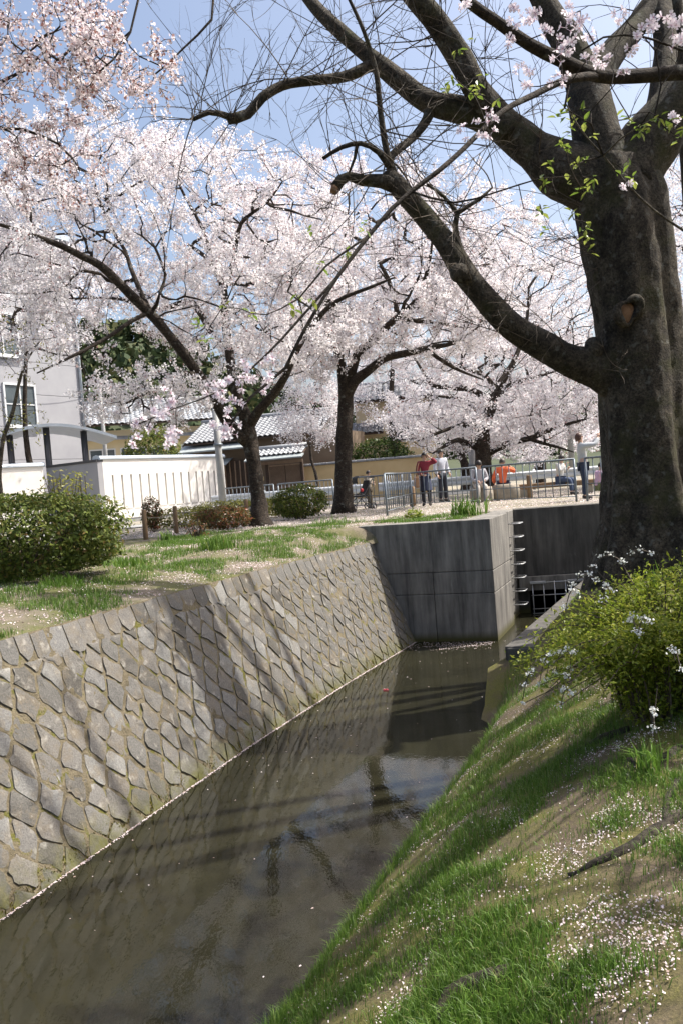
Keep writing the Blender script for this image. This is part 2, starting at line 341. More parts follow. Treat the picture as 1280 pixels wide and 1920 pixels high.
# plaza and street level beyond the head wall
rows = []
for y in [18.62, 19, 19.5, 20, 21, 22, 24, 26, 28, 30, 33, 36, 40, 60, 120, 400, 1500]:
    rows.append([(x * (1 if y < 50 else y / 50), y if x < 3.7 or y > 18.7 else 18.45, TOP_Z + (0.02 * nz(x, y) if y < 34 else 0)) for x in [-80, -40, -25, -15, -10, -6, -4, -2, 0, 1.5, 3, 3.75, 4.5, 6, 8, 12, 20, 40, 80]])
sheet('plaza_ground', rows, MAT['plaza'])
mb = MB(); mb.add([(-60, 35.6, 2.352), (60, 35.6, 2.352), (60, 43.4, 2.352), (-60, 43.4, 2.352)], [(0, 1, 2, 3)])
tag(mb.build('road', MAT['asphalt']), kind='structure')
mb = MB(); a = P(-200, 1035, 16.5); 
mb.add([(-14, 21.0, 2.352), (-3.2, 27.5, 2.352), (-4.4, 29.5, 2.352), (-16, 23.6, 2.352)], [(0, 1, 2, 3)])
tag(mb.build('footpath', MAT['paving']), kind='structure')

# right bank
def zr(x, y):
    s = (x - interp(y, EYs, EX)) * 0.92
    a = interp(s, [-.3, 0, .08, .25, .5, 1.0, 1.5, 2.0, 3, 5, 10, 40], [-.3, -.04, .16, .34, .52, .86, 1.16, 1.42, 1.64, 1.88, 2.15, 2.3])
    b = interp(s, [-.3, .3, .31, .7, 1.2, 1.8, 3, 6, 40], [.6, .69, .70, 1.08, 1.48, 1.84, 2.0, 2.15, 2.3])
    t = interp(y, [10.2, 12.0], [0, 1]); z = a * (1 - t) + b * t
    k = interp(s, [0, .3], [.2, 1])
    return z + k * (0.07 * nz(x * .9, y * .9, 4) + 0.045 * nz(x * 2.4, y * 2.4, 2) + 0.010 * nz(x * 9, y * 9))
sr = [-.25, 0, .04, .09, .16, .25, .36] + list(np.arange(.5, 5.2, .16)) + [5.6, 6.2, 7, 8.5, 11, 16, 28]
rows = []
for y in list(np.arange(-6, 18.3, 0.14)):
    x0 = edge_x(y) + (0.30 if y > 11.75 else 0)
    rows.append([(x0 + s, y, zr(x0 + s, y)) for s in sr])
sheet('right_bank', rows, MAT['soil_right'])

# ------------------------------------------------------------------ stone retaining wall
wall = empty('stone_wall', (foot_x(8), 8, 0))
tag(wall, 'sloping canal wall of diagonally laid grey stones with mossy joints', 'wall')
wl_y = np.linspace(-7, 16.9, 240); wl_x = np.array([foot_x(y) for y in wl_y])
wl_s = np.concatenate([[0], np.cumsum(np.hypot(np.diff(wl_x), np.diff(wl_y)))])
SL = math.hypot(BATTER * 0.92, WALL_Z)
def wpt(s, h, out=0.0):
    """s along the wall, h up the slope (0..SL), out along the outward normal"""
    y = np.interp(s, wl_s, wl_y); x = np.interp(s, wl_s, wl_x)
    dy = np.interp(s + .05, wl_s, wl_y) - np.interp(s - .05, wl_s, wl_y); dx = np.interp(s + .05, wl_s, wl_x) - np.interp(s - .05, wl_s, wl_x)
    l = math.hypot(dx, dy); tx, ty = dx / l, dy / l; nx, ny = ty, -tx
    k = h / SL; hb = BATTER * 0.92
    px = x - nx * hb * k; py = y - ny * hb * k; pz = WALL_Z * k
    nh = WALL_Z / SL; nzv = hb / SL
    return Vector((px + nx * nh * out, py + ny * nh * out, pz + nzv * out)) - Vector((wall.location))
hs = list(np.linspace(-0.35, SL - 0.005, 44))
rows = []
S1 = float(np.interp(16.6, wl_y, wl_s))
for s in np.arange(0.1, S1, 0.055):
    rows.append([wpt(s, h, -0.001 + 0.010 * nz(s * 4, h * 4) + 0.010 * nz(s * 14, h * 14)) for h in hs])
nr, nc = len(rows), len(rows[0]); V = np.array([p for r in rows for p in r])
F = np.array([(i * nc + j, i * nc + j + 1, (i + 1) * nc + j + 1, (i + 1) * nc + j) for i in range(nr - 1) for j in range(nc - 1)])
np_obj('joint_bed', V, F, MAT['mortar'], wall, True)
def clip(poly, p, q):
    """keep the side of the bisector of p,q nearer p"""
    mx, my = (p[0] + q[0]) / 2, (p[1] + q[1]) / 2; nx, ny = q[0] - p[0], q[1] - p[1]; out = []
    for i in range(len(poly)):
        a, b = poly[i], poly[(i + 1) % len(poly)]
        da = (a[0] - mx) * nx + (a[1] - my) * ny; db = (b[0] - mx) * nx + (b[1] - my) * ny
        if da <= 0: out.append(a)
        if da * db < 0:
            t = da / (da - db); out.append((a[0] + t * (b[0] - a[0]), a[1] + t * (b[1] - a[1])))
    return out
CAP = SL - 0.27
lat = []; ax = 0.325; KH = 0.76; SK = -0.24
rs = random.Random(5)
for j in range(-2, int(SL * KH / (ax / 2)) + 3):
    h = j * ax / 2
    for i in range(-1, int(S1 / ax) + 5):
        lat.append((i * ax + (j % 2) * ax / 2 + rs.uniform(-.048, .048), h + rs.uniform(-.042, .042)))
def shrink(poly, d):
    cx = sum(p[0] for p in poly) / len(poly); cy = sum(p[1] for p in poly) / len(poly); out = []
    n = len(poly)
    for i in range(n):
        p0, p1, p2 = poly[i - 1], poly[i], poly[(i + 1) % n]
        le = math.hypot(p2[0] - p1[0], p2[1] - p1[1])
        c0, c1 = rs.uniform(.04, .16), rs.uniform(.04, .16)
        mid = ((p1[0] + p2[0]) / 2 + rs.uniform(-.016, .016), (p1[1] + p2[1]) / 2 + rs.uniform(-.016, .016))
        pts = [(p1[0] + (p0[0] - p1[0]) * c0, p1[1] + (p0[1] - p1[1]) * c0), (p1[0] + (p2[0] - p1[0]) * c1, p1[1] + (p2[1] - p1[1]) * c1)]
        if le > .12: pts.append(mid)
        for x, y in pts:
            l = math.hypot(x - cx, y - cy) or 1; k = max(.3, 1 - d * rs.uniform(.5, 1.6) / l); out.append((cx + (x - cx) * k, cy + (y - cy) * k))
    return out, (cx, cy)
def stone(poly, c, seed, mb, amp=1.0):
    """a hewn block: outer ring, raised inner ring, uneven middle"""
    n = len(poly); rr = random.Random(seed); base = rr.uniform(0.003, 0.013) * amp; tilt = (rr.uniform(-.04, .04), rr.uniform(-.04, .04))
    ring = lambda k, out, j: [wpt(c[0] + (p[0] - c[0]) * k, max(-.3, c[1] + (p[1] - c[1]) * k), out + tilt[0] * (p[0] - c[0]) * k + tilt[1] * (p[1] - c[1]) * k + rr.uniform(-j, j)) for p in poly]
    edge = ring(0.975, base, .005)
    vs = ring(1.0, -0.04, 0) + edge + [e.copy() for e in edge] + ring(0.6, base + .003, .006)
    vs.append(wpt(c[0], max(-.3, c[1]), base + .004))
    fs = [(i, (i + 1) % n, n + (i + 1) % n, n + i) for i in range(n)] + [(2 * n + i, 2 * n + (i + 1) % n, 3 * n + (i + 1) % n, 3 * n + i) for i in range(n)]
    fs += [(3 * n + i, 3 * n + (i + 1) % n, 4 * n) for i in range(n)]
    mb.add(vs, fs)
polys = []
for i, p in enumerate(lat):
    hc = p[1] / KH; sc = p[0] + SK * hc
    if sc < 0.2 or sc > S1 - .05: continue
    lo, hi = -0.12 * KH, CAP * KH
    poly = [(p[0] - .5, max(p[1] - .5, lo)), (p[0] + .5, max(p[1] - .5, lo)), (p[0] + .5, min(p[1] + .5, hi)), (p[0] - .5, min(p[1] + .5, hi))]
    if poly[0][1] >= poly[2][1]: continue
    for q in lat:
        if q is not p and abs(q[0] - p[0]) < .7 and abs(q[1] - p[1]) < .7: poly = clip(poly, p, q)
        if len(poly) < 3: break
    if len(poly) < 3: continue
    poly = [(a[0] + SK * a[1] / KH, a[1] / KH) for a in poly]
    xs = [a[0] for a in poly]; ysv = [a[1] for a in poly]
    if max(ysv) - min(ysv) < .07 or max(xs) - min(xs) < .07: continue
    polys.append(shrink(poly, rs.uniform(.009, .027)))
s = 0.25; caps = []
while s < S1 - .1:
    wd = rs.uniform(.20, .30); h0 = CAP + rs.uniform(-.07, .05)
    pl = [(s + .008, h0 + .06), (s + wd * .35, h0 - rs.uniform(0, .05)), (s + wd * .7, h0 - rs.uniform(0, .04)), (s + wd - .008, h0 + .05), (s + wd - .006, SL - rs.uniform(0, .025)), (s + .006, SL - rs.uniform(0, .025))]
    caps.append((pl, (s + wd / 2, (h0 + SL) / 2))); s += wd
s_vis = float(np.interp(6.2, wl_y, wl_s))
def nearness(pc):
    return abs(pc[1][0] - s_vis - 2.2) if pc[1][0] > s_vis - 1.2 else 100 + s_vis - pc[1][0]
allst = [(p, 1.0) for p in polys] + [(p, .7) for p in caps]
allst.sort(key=lambda q: nearness(q[0]))
rest = MB()
for k, ((pl, c), amp) in enumerate(allst):
    if k < 300:
        mb = MB(); stone(pl, c, k, mb, amp); o = mb.build('stone', MAT['stone'], wall); npl = len(pl)
        for q in range(npl, len(o.data.polygons)): o.data.polygons[q].use_smooth = True
    else: stone(pl, c, k, rest, amp)
o = rest.build('distant_stones', MAT['stone'], wall); o['kind'] = 'stuff'

# ------------------------------------------------------------------ concrete pier, head wall, drain
pier = empty('concrete_pier', (1.6, 16.2, 0))
tag(pier, 'square stained concrete pier at the end of the stone wall with cast seams', 'pier')
def loc_poly(ps, o): return [(p[0] - o.location.x, p[1] - o.location.y) for p in ps]
fd = (PA - PL).normalized(); rd = (PB - PA).normalized()
def frontp(t, back): 
    p = PL + (PA - PL) * t; return (p.x - fd.y * back * 1.0, p.y + fd.x * back)
seams = [(-.4, .92), (.926, 1.35), (1.356, TOP_Z)]
for k, (z0, z1) in enumerate(seams):
    ins = 0.004 * (k == 1)
    a0 = PL + fd * 0; A = PA; B = PB
    splits = [(0, .55), (.553, 1.0)] if k < 2 else [(0, 1.0)]
    for (t0, t1) in splits:
        p0, p1 = frontp(t0, ins), frontp(t1, ins)
        q1, q0 = frontp(t1, .45), frontp(t0, .45)
        if t1 == 1.0:
            fold = PA + rd * 1.75; nrm = Vector((-rd.y, rd.x))
            poly = [p0, p1, tuple(fold + nrm * ins), tuple(fold + nrm * .10), tuple(PB + nrm * .10), tuple(PB + nrm * .55), tuple(PA + rd * .45 + nrm * .55), q0]
        else: poly = [p0, p1, q1, q0]
        MB().prism(loc_poly(poly, pier), z0, z1).build('cast_block', MAT['concrete'], pier, bevel=.014)
hw = empty('head_wall', ((PB.x + HW.x) / 2, 18.1, 0))
tag(hw, 'dark damp concrete head wall above the barred drain opening', 'wall')
hd = (HW - PB).normalized(); hn = Vector((-hd.y, hd.x))
def hpt(d, back): p = PB + hd * d + hn * back; return (p.x, p.y)
MB().prism(loc_poly([hpt(-.1, 0), hpt(6.2, 0), hpt(6.2, .5), hpt(-.1, .5)], hw), .83, TOP_Z).build('wall_face', MAT['concrete_dark'], hw, bevel=.01)
MB().prism(loc_poly([hpt(-.08, -.16), hpt(2.6, -.16), hpt(2.6, .45), hpt(-.08, .45)], hw), .52, .826).build('lintel', MAT['concrete'], hw, bevel=.01)
MB().prism(loc_poly([hpt(-.1, .03), hpt(.14, .03), hpt(.14, .6), hpt(-.1, .6)], hw), -.4, .517).build('jamb', MAT['concrete_dark'], hw)
MB().prism(loc_poly([hpt(1.75, .03), hpt(3.2, .03), hpt(3.2, .6), hpt(1.75, .6)], hw), -.4, .517).build('jamb', MAT['concrete_dark'], hw)
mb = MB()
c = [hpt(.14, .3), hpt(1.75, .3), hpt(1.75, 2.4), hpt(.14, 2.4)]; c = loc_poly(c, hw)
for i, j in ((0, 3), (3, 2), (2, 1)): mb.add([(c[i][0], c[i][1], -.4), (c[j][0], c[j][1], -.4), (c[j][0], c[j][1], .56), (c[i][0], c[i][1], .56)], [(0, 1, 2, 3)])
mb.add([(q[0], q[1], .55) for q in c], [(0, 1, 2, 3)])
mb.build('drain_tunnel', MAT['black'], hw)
gr = empty('drain_grate', (*hpt(.9, -.2), 0)); tag(gr, 'pale steel bar grate across the dark drain mouth', 'grate')
def gpt(d, back, z): p = hpt(d, back); return (p[0] - gr.location.x, p[1] - gr.location.y, z)
for d in np.linspace(.2, 1.62, 7): MB().tube([gpt(d, -.20, -.2), gpt(d, -.20, .72)], .011, 6).build('upright_bar', MAT['steel_bright'], gr, True)
for z in (.02, .12, .42, .70): MB().tube([gpt(.17, -.222, z), gpt(1.66, -.222, z)], .010, 6).build('cross_bar', MAT['steel_bright'], gr, True)
for d in (.32, 1.12): MB().box(gpt(d, -.20, .70), (.34, .10, .05), math.atan2(hd.y, hd.x)).build('bracket', MAT['steel_bright'], gr, bevel=.006)
ld = empty('ladder', (PB.x - .1, PB.y - .4, 0)); tag(ld, 'steel rung ladder of bent bars fixed to the pier corner above the water', 'ladder')
lm = PA + rd * 2.55; ln = Vector((rd.y, -rd.x))
for k in range(7):
    z = .30 + k * .293
    a = lm - rd * .19 - ln * .12; b = lm + rd * .19 - ln * .12
    pts = [(a.x, a.y, z), (a.x + ln.x * .27, a.y + ln.y * .27, z), (b.x + ln.x * .27, b.y + ln.y * .27, z), (b.x, b.y, z)]
    pts = [Vector(p) - ld.location for p in pts]
    fine = [pts[0], pts[0].lerp(pts[1], .88), pts[1].lerp(pts[2], .1), pts[1].lerp(pts[2], .9), pts[2].lerp(pts[3], .12), pts[3]]
    MB().tube(fine, .013, 8).build('rung', MAT['steel_bright'], ld, True)
lw = empty('low_wall', (3.2, 14, 0)); tag(lw, 'low dark concrete channel wall below the flowering bush', 'wall')
l0 = Vector((2.16, 11.7)); l1 = Vector((5.35, 18.4)); dd = (l1 - l0).normalized(); nn = Vector((dd.y, -dd.x))
poly = [l0, l1, l1 + nn * .42, l0 + nn * .42]
MB().prism(loc_poly(poly, lw), -.4, .72).build('wall_block', MAT['concrete_dark'], lw, bevel=.02)
MB().prism(loc_poly([l0 - dd * .02 + nn * .02, l0 + nn * .9 - dd * .02, l0 + nn * .9 + dd * .5, l0 + nn * .44 + dd * .5], lw), -.4, .70).build('end_block', MAT['concrete_dark'], lw, bevel=.02)

# ------------------------------------------------------------------ wooded hill far behind
def hill_z(x, y):
    a = 60 * math.exp(-((x + 90) / 95) ** 2 - ((y - 340) / 95) ** 2) + 58 * math.exp(-((x - 210) / 120) ** 2 - ((y - 520) / 130) ** 2) + 44 * math.exp(-((x + 260) / 120) ** 2 - ((y - 380) / 110) ** 2)
    return 1.6 + a * (1 + .12 * nz(x * .02, y * .02))
rows = [[(x, y, hill_z(x, y)) for x in np.linspace(-520, 520, 70)] for y in np.linspace(170, 760, 40)]
sheet('hill', rows, simple('hill_ground', [(0.03, 0.045, 0.018), (0.06, 0.07, 0.03)], .05, .95))
tc = []
while len(tc) < 1500:
    x = random.uniform(-230, 230); y = random.uniform(220, 540); z = hill_z(x, y)
    if z > 8 and (x + 90) * .2 + (y - 340) < 60 or (x > 60 and z > 12 and y < 540): tc.append((x, y, z, random.uniform(2.4, 5)))
cen = []; siz = []
for x, y, z, r in tc:
    n = 52
    u = rand_unit(n) * np.array([r, r, r * 1.1]) * rng.uniform(.75, 1.0, (n, 1)); cen.append(u + np.array([x, y, z + r * .7])); siz.append(np.full(n, r * .30))
cen = np.concatenate(cen); V, F = gons(cen, np.concatenate(siz), 5, None, .8, .15)
tag(np_obj('hill_forest', V, F, MAT['forest']), 'dense green woodland covering the hill behind the houses', 'forest', kind='stuff')
# ------------------------------------------------------------------ railings
def railing(a, b, label, nb=9, h=1.03, round_end=False, z0=TOP_Z, group='galvanised railings around the canal head'):
    a = Vector((a[0], a[1])); b = Vector((b[0], b[1])); L = (b - a).length; ang = math.atan2(b.y - a.y, b.x - a.x)
    o = empty('railing', (a.x, a.y, z0), ang); tag(o, label, 'railing', group)
    MB().tube([(0, 0, h), (L, 0, h)], .024, 8).build('top_rail', MAT['steel'], o, True)
    for z in (.13, .42): MB().tube([(0, 0, z), (L, 0, z)], .012, 6).build('lower_rail', MAT['steel'], o, True)
    post = MB().tube([(0, 0, -.1), (0, 0, h)], .027, 8).mesh('post', MAT['steel'], True)
    bal = MB().tube([(0, 0, .13), (0, 0, h)], .012, 6).mesh('baluster', MAT['steel'], True)
    for x in (0, L): inst('post', post, o, (x, 0, 0))
    nb += 3
    for k in range(1, nb + 1): inst('baluster', bal, o, (L * k / (nb + 1), 0, 0))
    return o
c0 = Vector((1.09, 19.9)); c1 = Vector((2.1, 24.4)); c2 = Vector((5.95, 19.55)); ldir = (c2 - c1)
railing(c0, c0 + (c1 - c0) * .97, 'short railing panel running back from the corner above the pier', 9)
railing(c1, c1 + ldir * .415, 'railing panel in front of the standing man and the woman in the dark apron', 10)
railing(c1 + ldir * .455, c1 + ldir * .925, 'railing panel in front of the person in the orange jacket', 9)
railing(c1 + ldir * .975, c1 + ldir * 1.42, 'railing panel beside the person taking a photograph', 9)
l1_ = Vector((1.9, 25.2)); l2_ = Vector((-4.35, 31.6)); dl = l2_ - l1_
railing(l1_, l1_ + dl * .31, 'railing panel in front of the boy and the pushchair', 10)
railing(l1_ + dl * .34, l1_ + dl * .65, 'railing panel behind the shrub between the two nearest cherry trunks', 10)
railing(l1_ + dl * .68, l1_ + dl, 'farthest railing panel ending by the grey lamp post', 8)

def guardrail(a, b, label):
    a = Vector((a[0], a[1])); b = Vector((b[0], b[1])); L = (b - a).length; ang = math.atan2(b.y - a.y, b.x - a.x)
    o = empty('guardrail', (a.x, a.y, TOP_Z), ang); tag(o, label, 'guardrail', 'guardrails along the road')
    prof = [(0, .42), (-.05, .47), (-.05, .53), (0, .58), (0, .62), (-.05, .67), (-.05, .73), (0, .78), (.02, .78), (.02, .42)]
    vs = [(x, p[0], p[1]) for x in (0, L) for p in prof]; n = len(prof)
    MB().add(vs, [(i, (i + 1) % n, n + (i + 1) % n, n + i) for i in range(n)] + [tuple(range(n)), tuple(reversed(range(n, 2 * n)))]).build('beam', MAT['guard'], o)
    pm = MB().tube([(0, .09, 0), (0, .09, .84)], .065, 10).mesh('post', MAT['guard'], True)
    k = .4
    while k < L: inst('post', pm, o, (k, 0, 0)); k += 2.0
guardrail((-5.6, 36.2), (1.2, 34.6), 'white guardrail beam behind the railing in front of the lattice gate')
guardrail((1.6, 34.4), (13.5, 33.6), 'white guardrail beam behind the seated people and the far cherry')

# ------------------------------------------------------------------ white walls with slits
def white_wall(a, b, h, label, slits, th=.25, name='slit_wall'):
    a = Vector((a[0], a[1])); b = Vector((b[0], b[1])); L = (b - a).length; ang = math.atan2(b.y - a.y, b.x - a.x)
    o = empty(name, (a.x, a.y, TOP_Z), ang); tag(o, label, 'wall')
    z0, z1 = slits[1], slits[2]; xs = sorted(slits[0]); wd = slits[3]
    # panels between the slit openings, then solid courses below and above
    edges = [0.0]
    for x in xs: edges += [x, x + wd]
    edges.append(L)
    m = MB()
    for i in range(0, len(edges), 2):
        if edges[i + 1] > edges[i]: m.box(((edges[i] + edges[i + 1]) / 2, th / 2, (z0 + z1) / 2), (edges[i + 1] - edges[i], th, z1 - z0))
    m.box((L / 2, th / 2, (z0 + .12) / 2 + .06), (L, th, z0 - .12)); m.box((L / 2, th / 2, (z1 + h) / 2), (L, th, h - z1))
    m.build('wall', MAT['white_wall'], o)
    MB().box((L / 2, th / 2, .06), (L + .04, th + .05, .12)).build('plinth', MAT['paving'], o)
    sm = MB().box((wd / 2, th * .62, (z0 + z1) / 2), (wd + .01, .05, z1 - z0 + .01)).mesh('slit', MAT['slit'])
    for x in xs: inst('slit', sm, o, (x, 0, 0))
    cp = [(-.06, h), (-.06, h + .07), (-.02, h + .13), (th / 2, h + .16), (th + .02, h + .13), (th + .06, h + .07), (th + .06, h)]
    n = len(cp); vs = [(x, p[0], p[1]) for x in (-.05, L + .05) for p in cp]
    MB().add(vs, [(i, (i + 1) % n, n + (i + 1) % n, n + i) for i in range(n)] + [tuple(range(n)), tuple(reversed(range(n, 2 * n)))]).build('coping', MAT['coping'], o, bevel=.02)
    return o
wA = P(187, 860, 31.6); wB = P(419, 856, 38.2); L = math.hypot(wB.x - wA.x, wB.y - wA.y)
xs = [.55 + .50 * k for k in range(10)] + [5.55 + .42 * k for k in range(5)]
white_wall(wA, wB, 2.5, 'long white boundary wall with narrow vertical slits behind the stakes', ([x for x in xs if x < L - .2], .5, 1.9, .10))
wC = P(-60, 857, 28.5); wD = P(79, 857, 30.4); L2 = math.hypot(wD.x - wC.x, wD.y - wC.y)
white_wall(wC, wD, 2.35, 'short white wall with two slits behind the big hedge', ([L2 * .62, L2 * .83], .3, 1.2, .10))
# return of the long wall into the entrance, shade painted in as grey
ow = empty('entrance_wall', (wA.x, wA.y, TOP_Z)); tag(ow, 'entrance wall returning from the long white wall, its shade painted grey', 'wall')
rA = Vector((0, 0)); rB = Vector((-2.6, 1.9))
d = (rB - rA).normalized(); nn_ = Vector((-d.y, d.x)) * .12
MB().prism([tuple(rA - nn_), tuple(rB - nn_), tuple(rB + nn_), tuple(rA + nn_)], 0, 2.42).build('wall', MAT['grey_render'], ow)
MB().prism([tuple(rA - nn_ * 1.3), tuple(rB - nn_ * 1.3), tuple(rB + nn_ * 1.3), tuple(rA + nn_ * 1.3)], 2.423, 2.52).build('coping', MAT['frame_dark'], ow)

# ------------------------------------------------------------------ buildings
def window(o, x, z, w_, h_, y=-.02, panes=2, frame='frame_white', glass='glass'):
    """window in a wall lying along local x, facing -y"""
    f = MB()
    for xx in (x, x + w_): f.box((xx, y - .03, z + h_ / 2), (.09, .10, h_ + .09))
    for zz in (z, z + h_): f.box((x + w_ / 2, y - .033, zz), (w_ + .09, .106, .09))
    for k in range(1, panes): f.box((x + w_ * k / panes, y - .026, z + h_ / 2), (.07, .08, h_ - .09))
    f.box((x + w_ / 2, y - .02, z + h_ * .52), (w_ - .09, .06, .05))
    fo = f.build('window', MAT[frame], o)
    for k in range(panes): MB().box((x + w_ * (k + .5) / panes, y, z + h_ / 2), (w_ / panes - .07, .03, h_ - .06)).build('pane', MAT[glass], fo)
    MB().box((x + w_ / 2, y - .07, z - .10), (w_ + .24, .20, .07)).build('sill', MAT['frame_white'], fo)
gb = empty('grey_building', (-13.2, 44.0, TOP_Z), math.atan2(.86, .5)); tag(gb, 'tall grey rendered building behind the white walls at the left', 'building')
# local x runs from near (negative) to the far corner (0); -y faces the street
for k in range(9):
    z0 = .0 + k * 1.62
    MB().box((-9, 5, z0 + .80), (18, 10, 1.602)).build('render_panel', MAT['grey_render'], gb, bevel=.01)
for (x, z) in ((-4.9, 4.9), (-5.6, 8.3), (-5.9, 11.2), (-2.3, 11.3), (-8.6, 4.9)): window(gb, x, z, 1.8, 2.0, -.02)
MB().box((-9, 5, 14.75), (18.4, 10.4, .28)).build('roof_slab', MAT['coping'], gb)
MB().tube([(-.08, -.10, 3.6), (-.08, -.10, 14.5)], .07, 8).build('drain_pipe', MAT['coping'], gb, True)
cn = empty('entrance_canopy', (*P(92, 850, 34.5).xy, TOP_Z), R(24)); tag(cn, 'curved pale entrance canopy on dark columns behind the hedge', 'canopy')
pts = []
for k in range(13):
    t = -1 + k / 6.0; pts.append((t * 2.6, 3.45 + .62 * math.cos(t * math.pi / 2)))
m = MB(); n = len(pts)
vs = [(p[0], yy, p[1] + zz) for zz in (0, .12) for yy in (-1.4, 2.2) for p in pts]
fs = []
for i in range(n - 1):
    fs += [(i, i + 1, n + i + 1, n + i), (2 * n + i, 3 * n + i, 3 * n + i + 1, 2 * n + i + 1), (i, 2 * n + i, 2 * n + i + 1, i + 1), (n + i, n + i + 1, 3 * n + i + 1, 3 * n + i)]
fs += [(0, n, 3 * n, 2 * n), (n - 1, 3 * n - 1, 4 * n - 1, 2 * n - 1)]
m.add(vs, fs).build('vault', MAT['coping'], cn)
for x in (-1.5, -.1, 1.35): MB().tube([(x, -.9, 0), (x, -.9, 3.45 + .6 * math.cos(x / 2.6 * math.pi / 2))], .13, 12).build('column', MAT['frame_dark'], cn, True)

def tiled_roof(o, name, L, slope, rise, mat, x0=0, y0=0, z0=0, tw=.27, rows_=None, ridge=True):
    """one roof slope: eave along local x at y0,z0, rising towards +y; each course of round tiles is built"""
    part = MB().add([(x0, y0, z0 - .06), (x0 + L, y0, z0 - .06), (x0 + L, y0 + slope, z0 + rise - .06), (x0, y0 + slope, z0 + rise - .06), (x0, y0, z0 - .14), (x0 + L, y0, z0 - .14), (x0 + L, y0 + slope, z0 + rise - .14), (x0, y0 + slope, z0 + rise - .14)],
                    [(0, 1, 2, 3), (7, 6, 5, 4), (0, 4, 5, 1), (1, 5, 6, 2), (2, 6, 7, 3), (3, 7, 4, 0)]).build(name, MAT['wood_dark'], o)
    rows_ = rows_ or max(2, int(math.hypot(slope, rise) / .26)); nc_ = int(L / tw)
    prof = [(-.5, .0), (-.3, .055), (0, .075), (.25, .03), (.5, .0)]
    dl_ = math.hypot(slope, rise) / rows_; ang = math.atan2(rise, slope)
    vs = [(p[0] * tw, yy, p[1] + zz) for (yy, zz) in ((-.02, .02), (dl_ + .02, -.012)) for p in prof]
    vs += [(p[0] * tw, -.02, p[1] - .02) for p in prof]
    k = len(prof); fs = [(i, i + 1, k + i + 1, k + i) for i in range(k - 1)] + [(2 * k + i, 2 * k + i + 1, i + 1, i) for i in range(k - 1)]
    tm = MB().add(vs, fs).mesh('tile', MAT[mat])
    for r in range(rows_):
        for c in range(nc_):
            inst('tile', tm, part, (x0 + (c + .5) * L / nc_, y0 + slope * r / rows_, z0 + rise * r / rows_), (ang, 0, 0))
    if ridge: MB().tube([(x0 - .05, y0 + slope, z0 + rise + .06), (x0 + L + .05, y0 + slope, z0 + rise + .06)], .13, 8).build('ridge', MAT[mat], o, True)
    return part
# old house with tiled roofs and lattice gate, across the road
jp = P(455, 947, 45.0); je = P(600, 930, 43.6)
ja = math.atan2(je.y - jp.y, je.x - jp.x)
jh = empty('tiled_house', (jp.x, jp.y, TOP_Z), ja); tag(jh, 'old brown house with grey tiled roofs behind the nearest cherry trunk', 'house')
MB().box((1.2, 3.2, 1.9), (8.6, 5, 3.8)).build('wall', MAT['brown_wall'], jh)
MB().box((-1.3, .52, 1.3), (3.2, .3, 2.6)).build('timber_wall', MAT['wood_dark'], jh)
for k in range(11): MB().box((-2.8 + k * .3, .33, 1.3), (.05, .08, 2.5)).build('batten', MAT['wood_door'], jh)
tiled_roof(jh, 'main_roof', 8.2, 2.6, 1.25, 'tile', -3.4, .2, 3.75, .30)
MB().add([(-3.6, -.35, 3.25), (.6, -.35, 3.25), (.6, .9, 3.72), (-3.6, .9, 3.72), (-3.6, -.35, 3.17), (.6, -.35, 3.17), (.6, .9, 3.64), (-3.6, .9, 3.64)], [(0, 1, 2, 3), (7, 6, 5, 4), (0, 4, 5, 1), (1, 5, 6, 2), (3, 7, 4, 0)]).build('sheet_eave', MAT['slate_sheet'], jh)
MB().add([(-2.0, -.6, 2.35), (-.5, -.6, 2.35), (-.5, .4, 2.75), (-1.7, .4, 2.75)], [(0, 1, 2, 3)]).build('small_awning', MAT['slate_sheet'], jh)
gp = P(478, 935, 43.6)
gt = empty('lattice_gate', (gp.x, gp.y, TOP_Z), ja); tag(gt, 'roofed gateway with sliding wooden lattice doors across the road', 'gate')
for x in (.25, .8, 2.75): MB().box((x, .1, 1.15), (.14, .16, 2.3)).build('gate_post', MAT['wood_dark'], gt)
MB().box((1.45, .08, 2.22), (2.7, .18, .14)).build('beam', MAT['wood_door'], gt)
MB().box((.52, .12, 1.2), (.40, .06, 2.0)).build('side_panel', MAT['brown_wall'], gt)
for x0 in (.9, 1.82):
    dr = MB().box((x0 + .45, .13, 1.06), (.9, .03, 2.06)).build('door', MAT['wood_dark'], gt)
    for k in range(15): MB().box((x0 + .04 + k * .058, .10, 1.06), (.026, .03, 2.06)).build('slat', MAT['wood_door'], dr)
    for z in (.06, .9, 2.06): MB().box((x0 + .45, .085, z), (.9, .03, .07)).build('rail', MAT['wood_door'], dr)
MB().box((.52, .07, 1.45), (.17, .03, .20)).build('name_plate', MAT['yellow'], gt)
rf = tiled_roof(gt, 'gate_roof', 3.0, .75, .34, 'tile_light', 0, -.42, 2.62, .27)
MB().add([(-.1, -.75, 2.42), (3.1, -.75, 2.42), (3.1, -.4, 2.58), (-.1, -.4, 2.58), (-.1, -.75, 2.36), (3.1, -.75, 2.36), (3.1, -.4, 2.52), (-.1, -.4, 2.52)], [(0, 1, 2, 3), (7, 6, 5, 4), (0, 4, 5, 1), (1, 5, 6, 2), (3, 7, 4, 0)]).build('eave_sheet', MAT['slate_sheet'], gt)
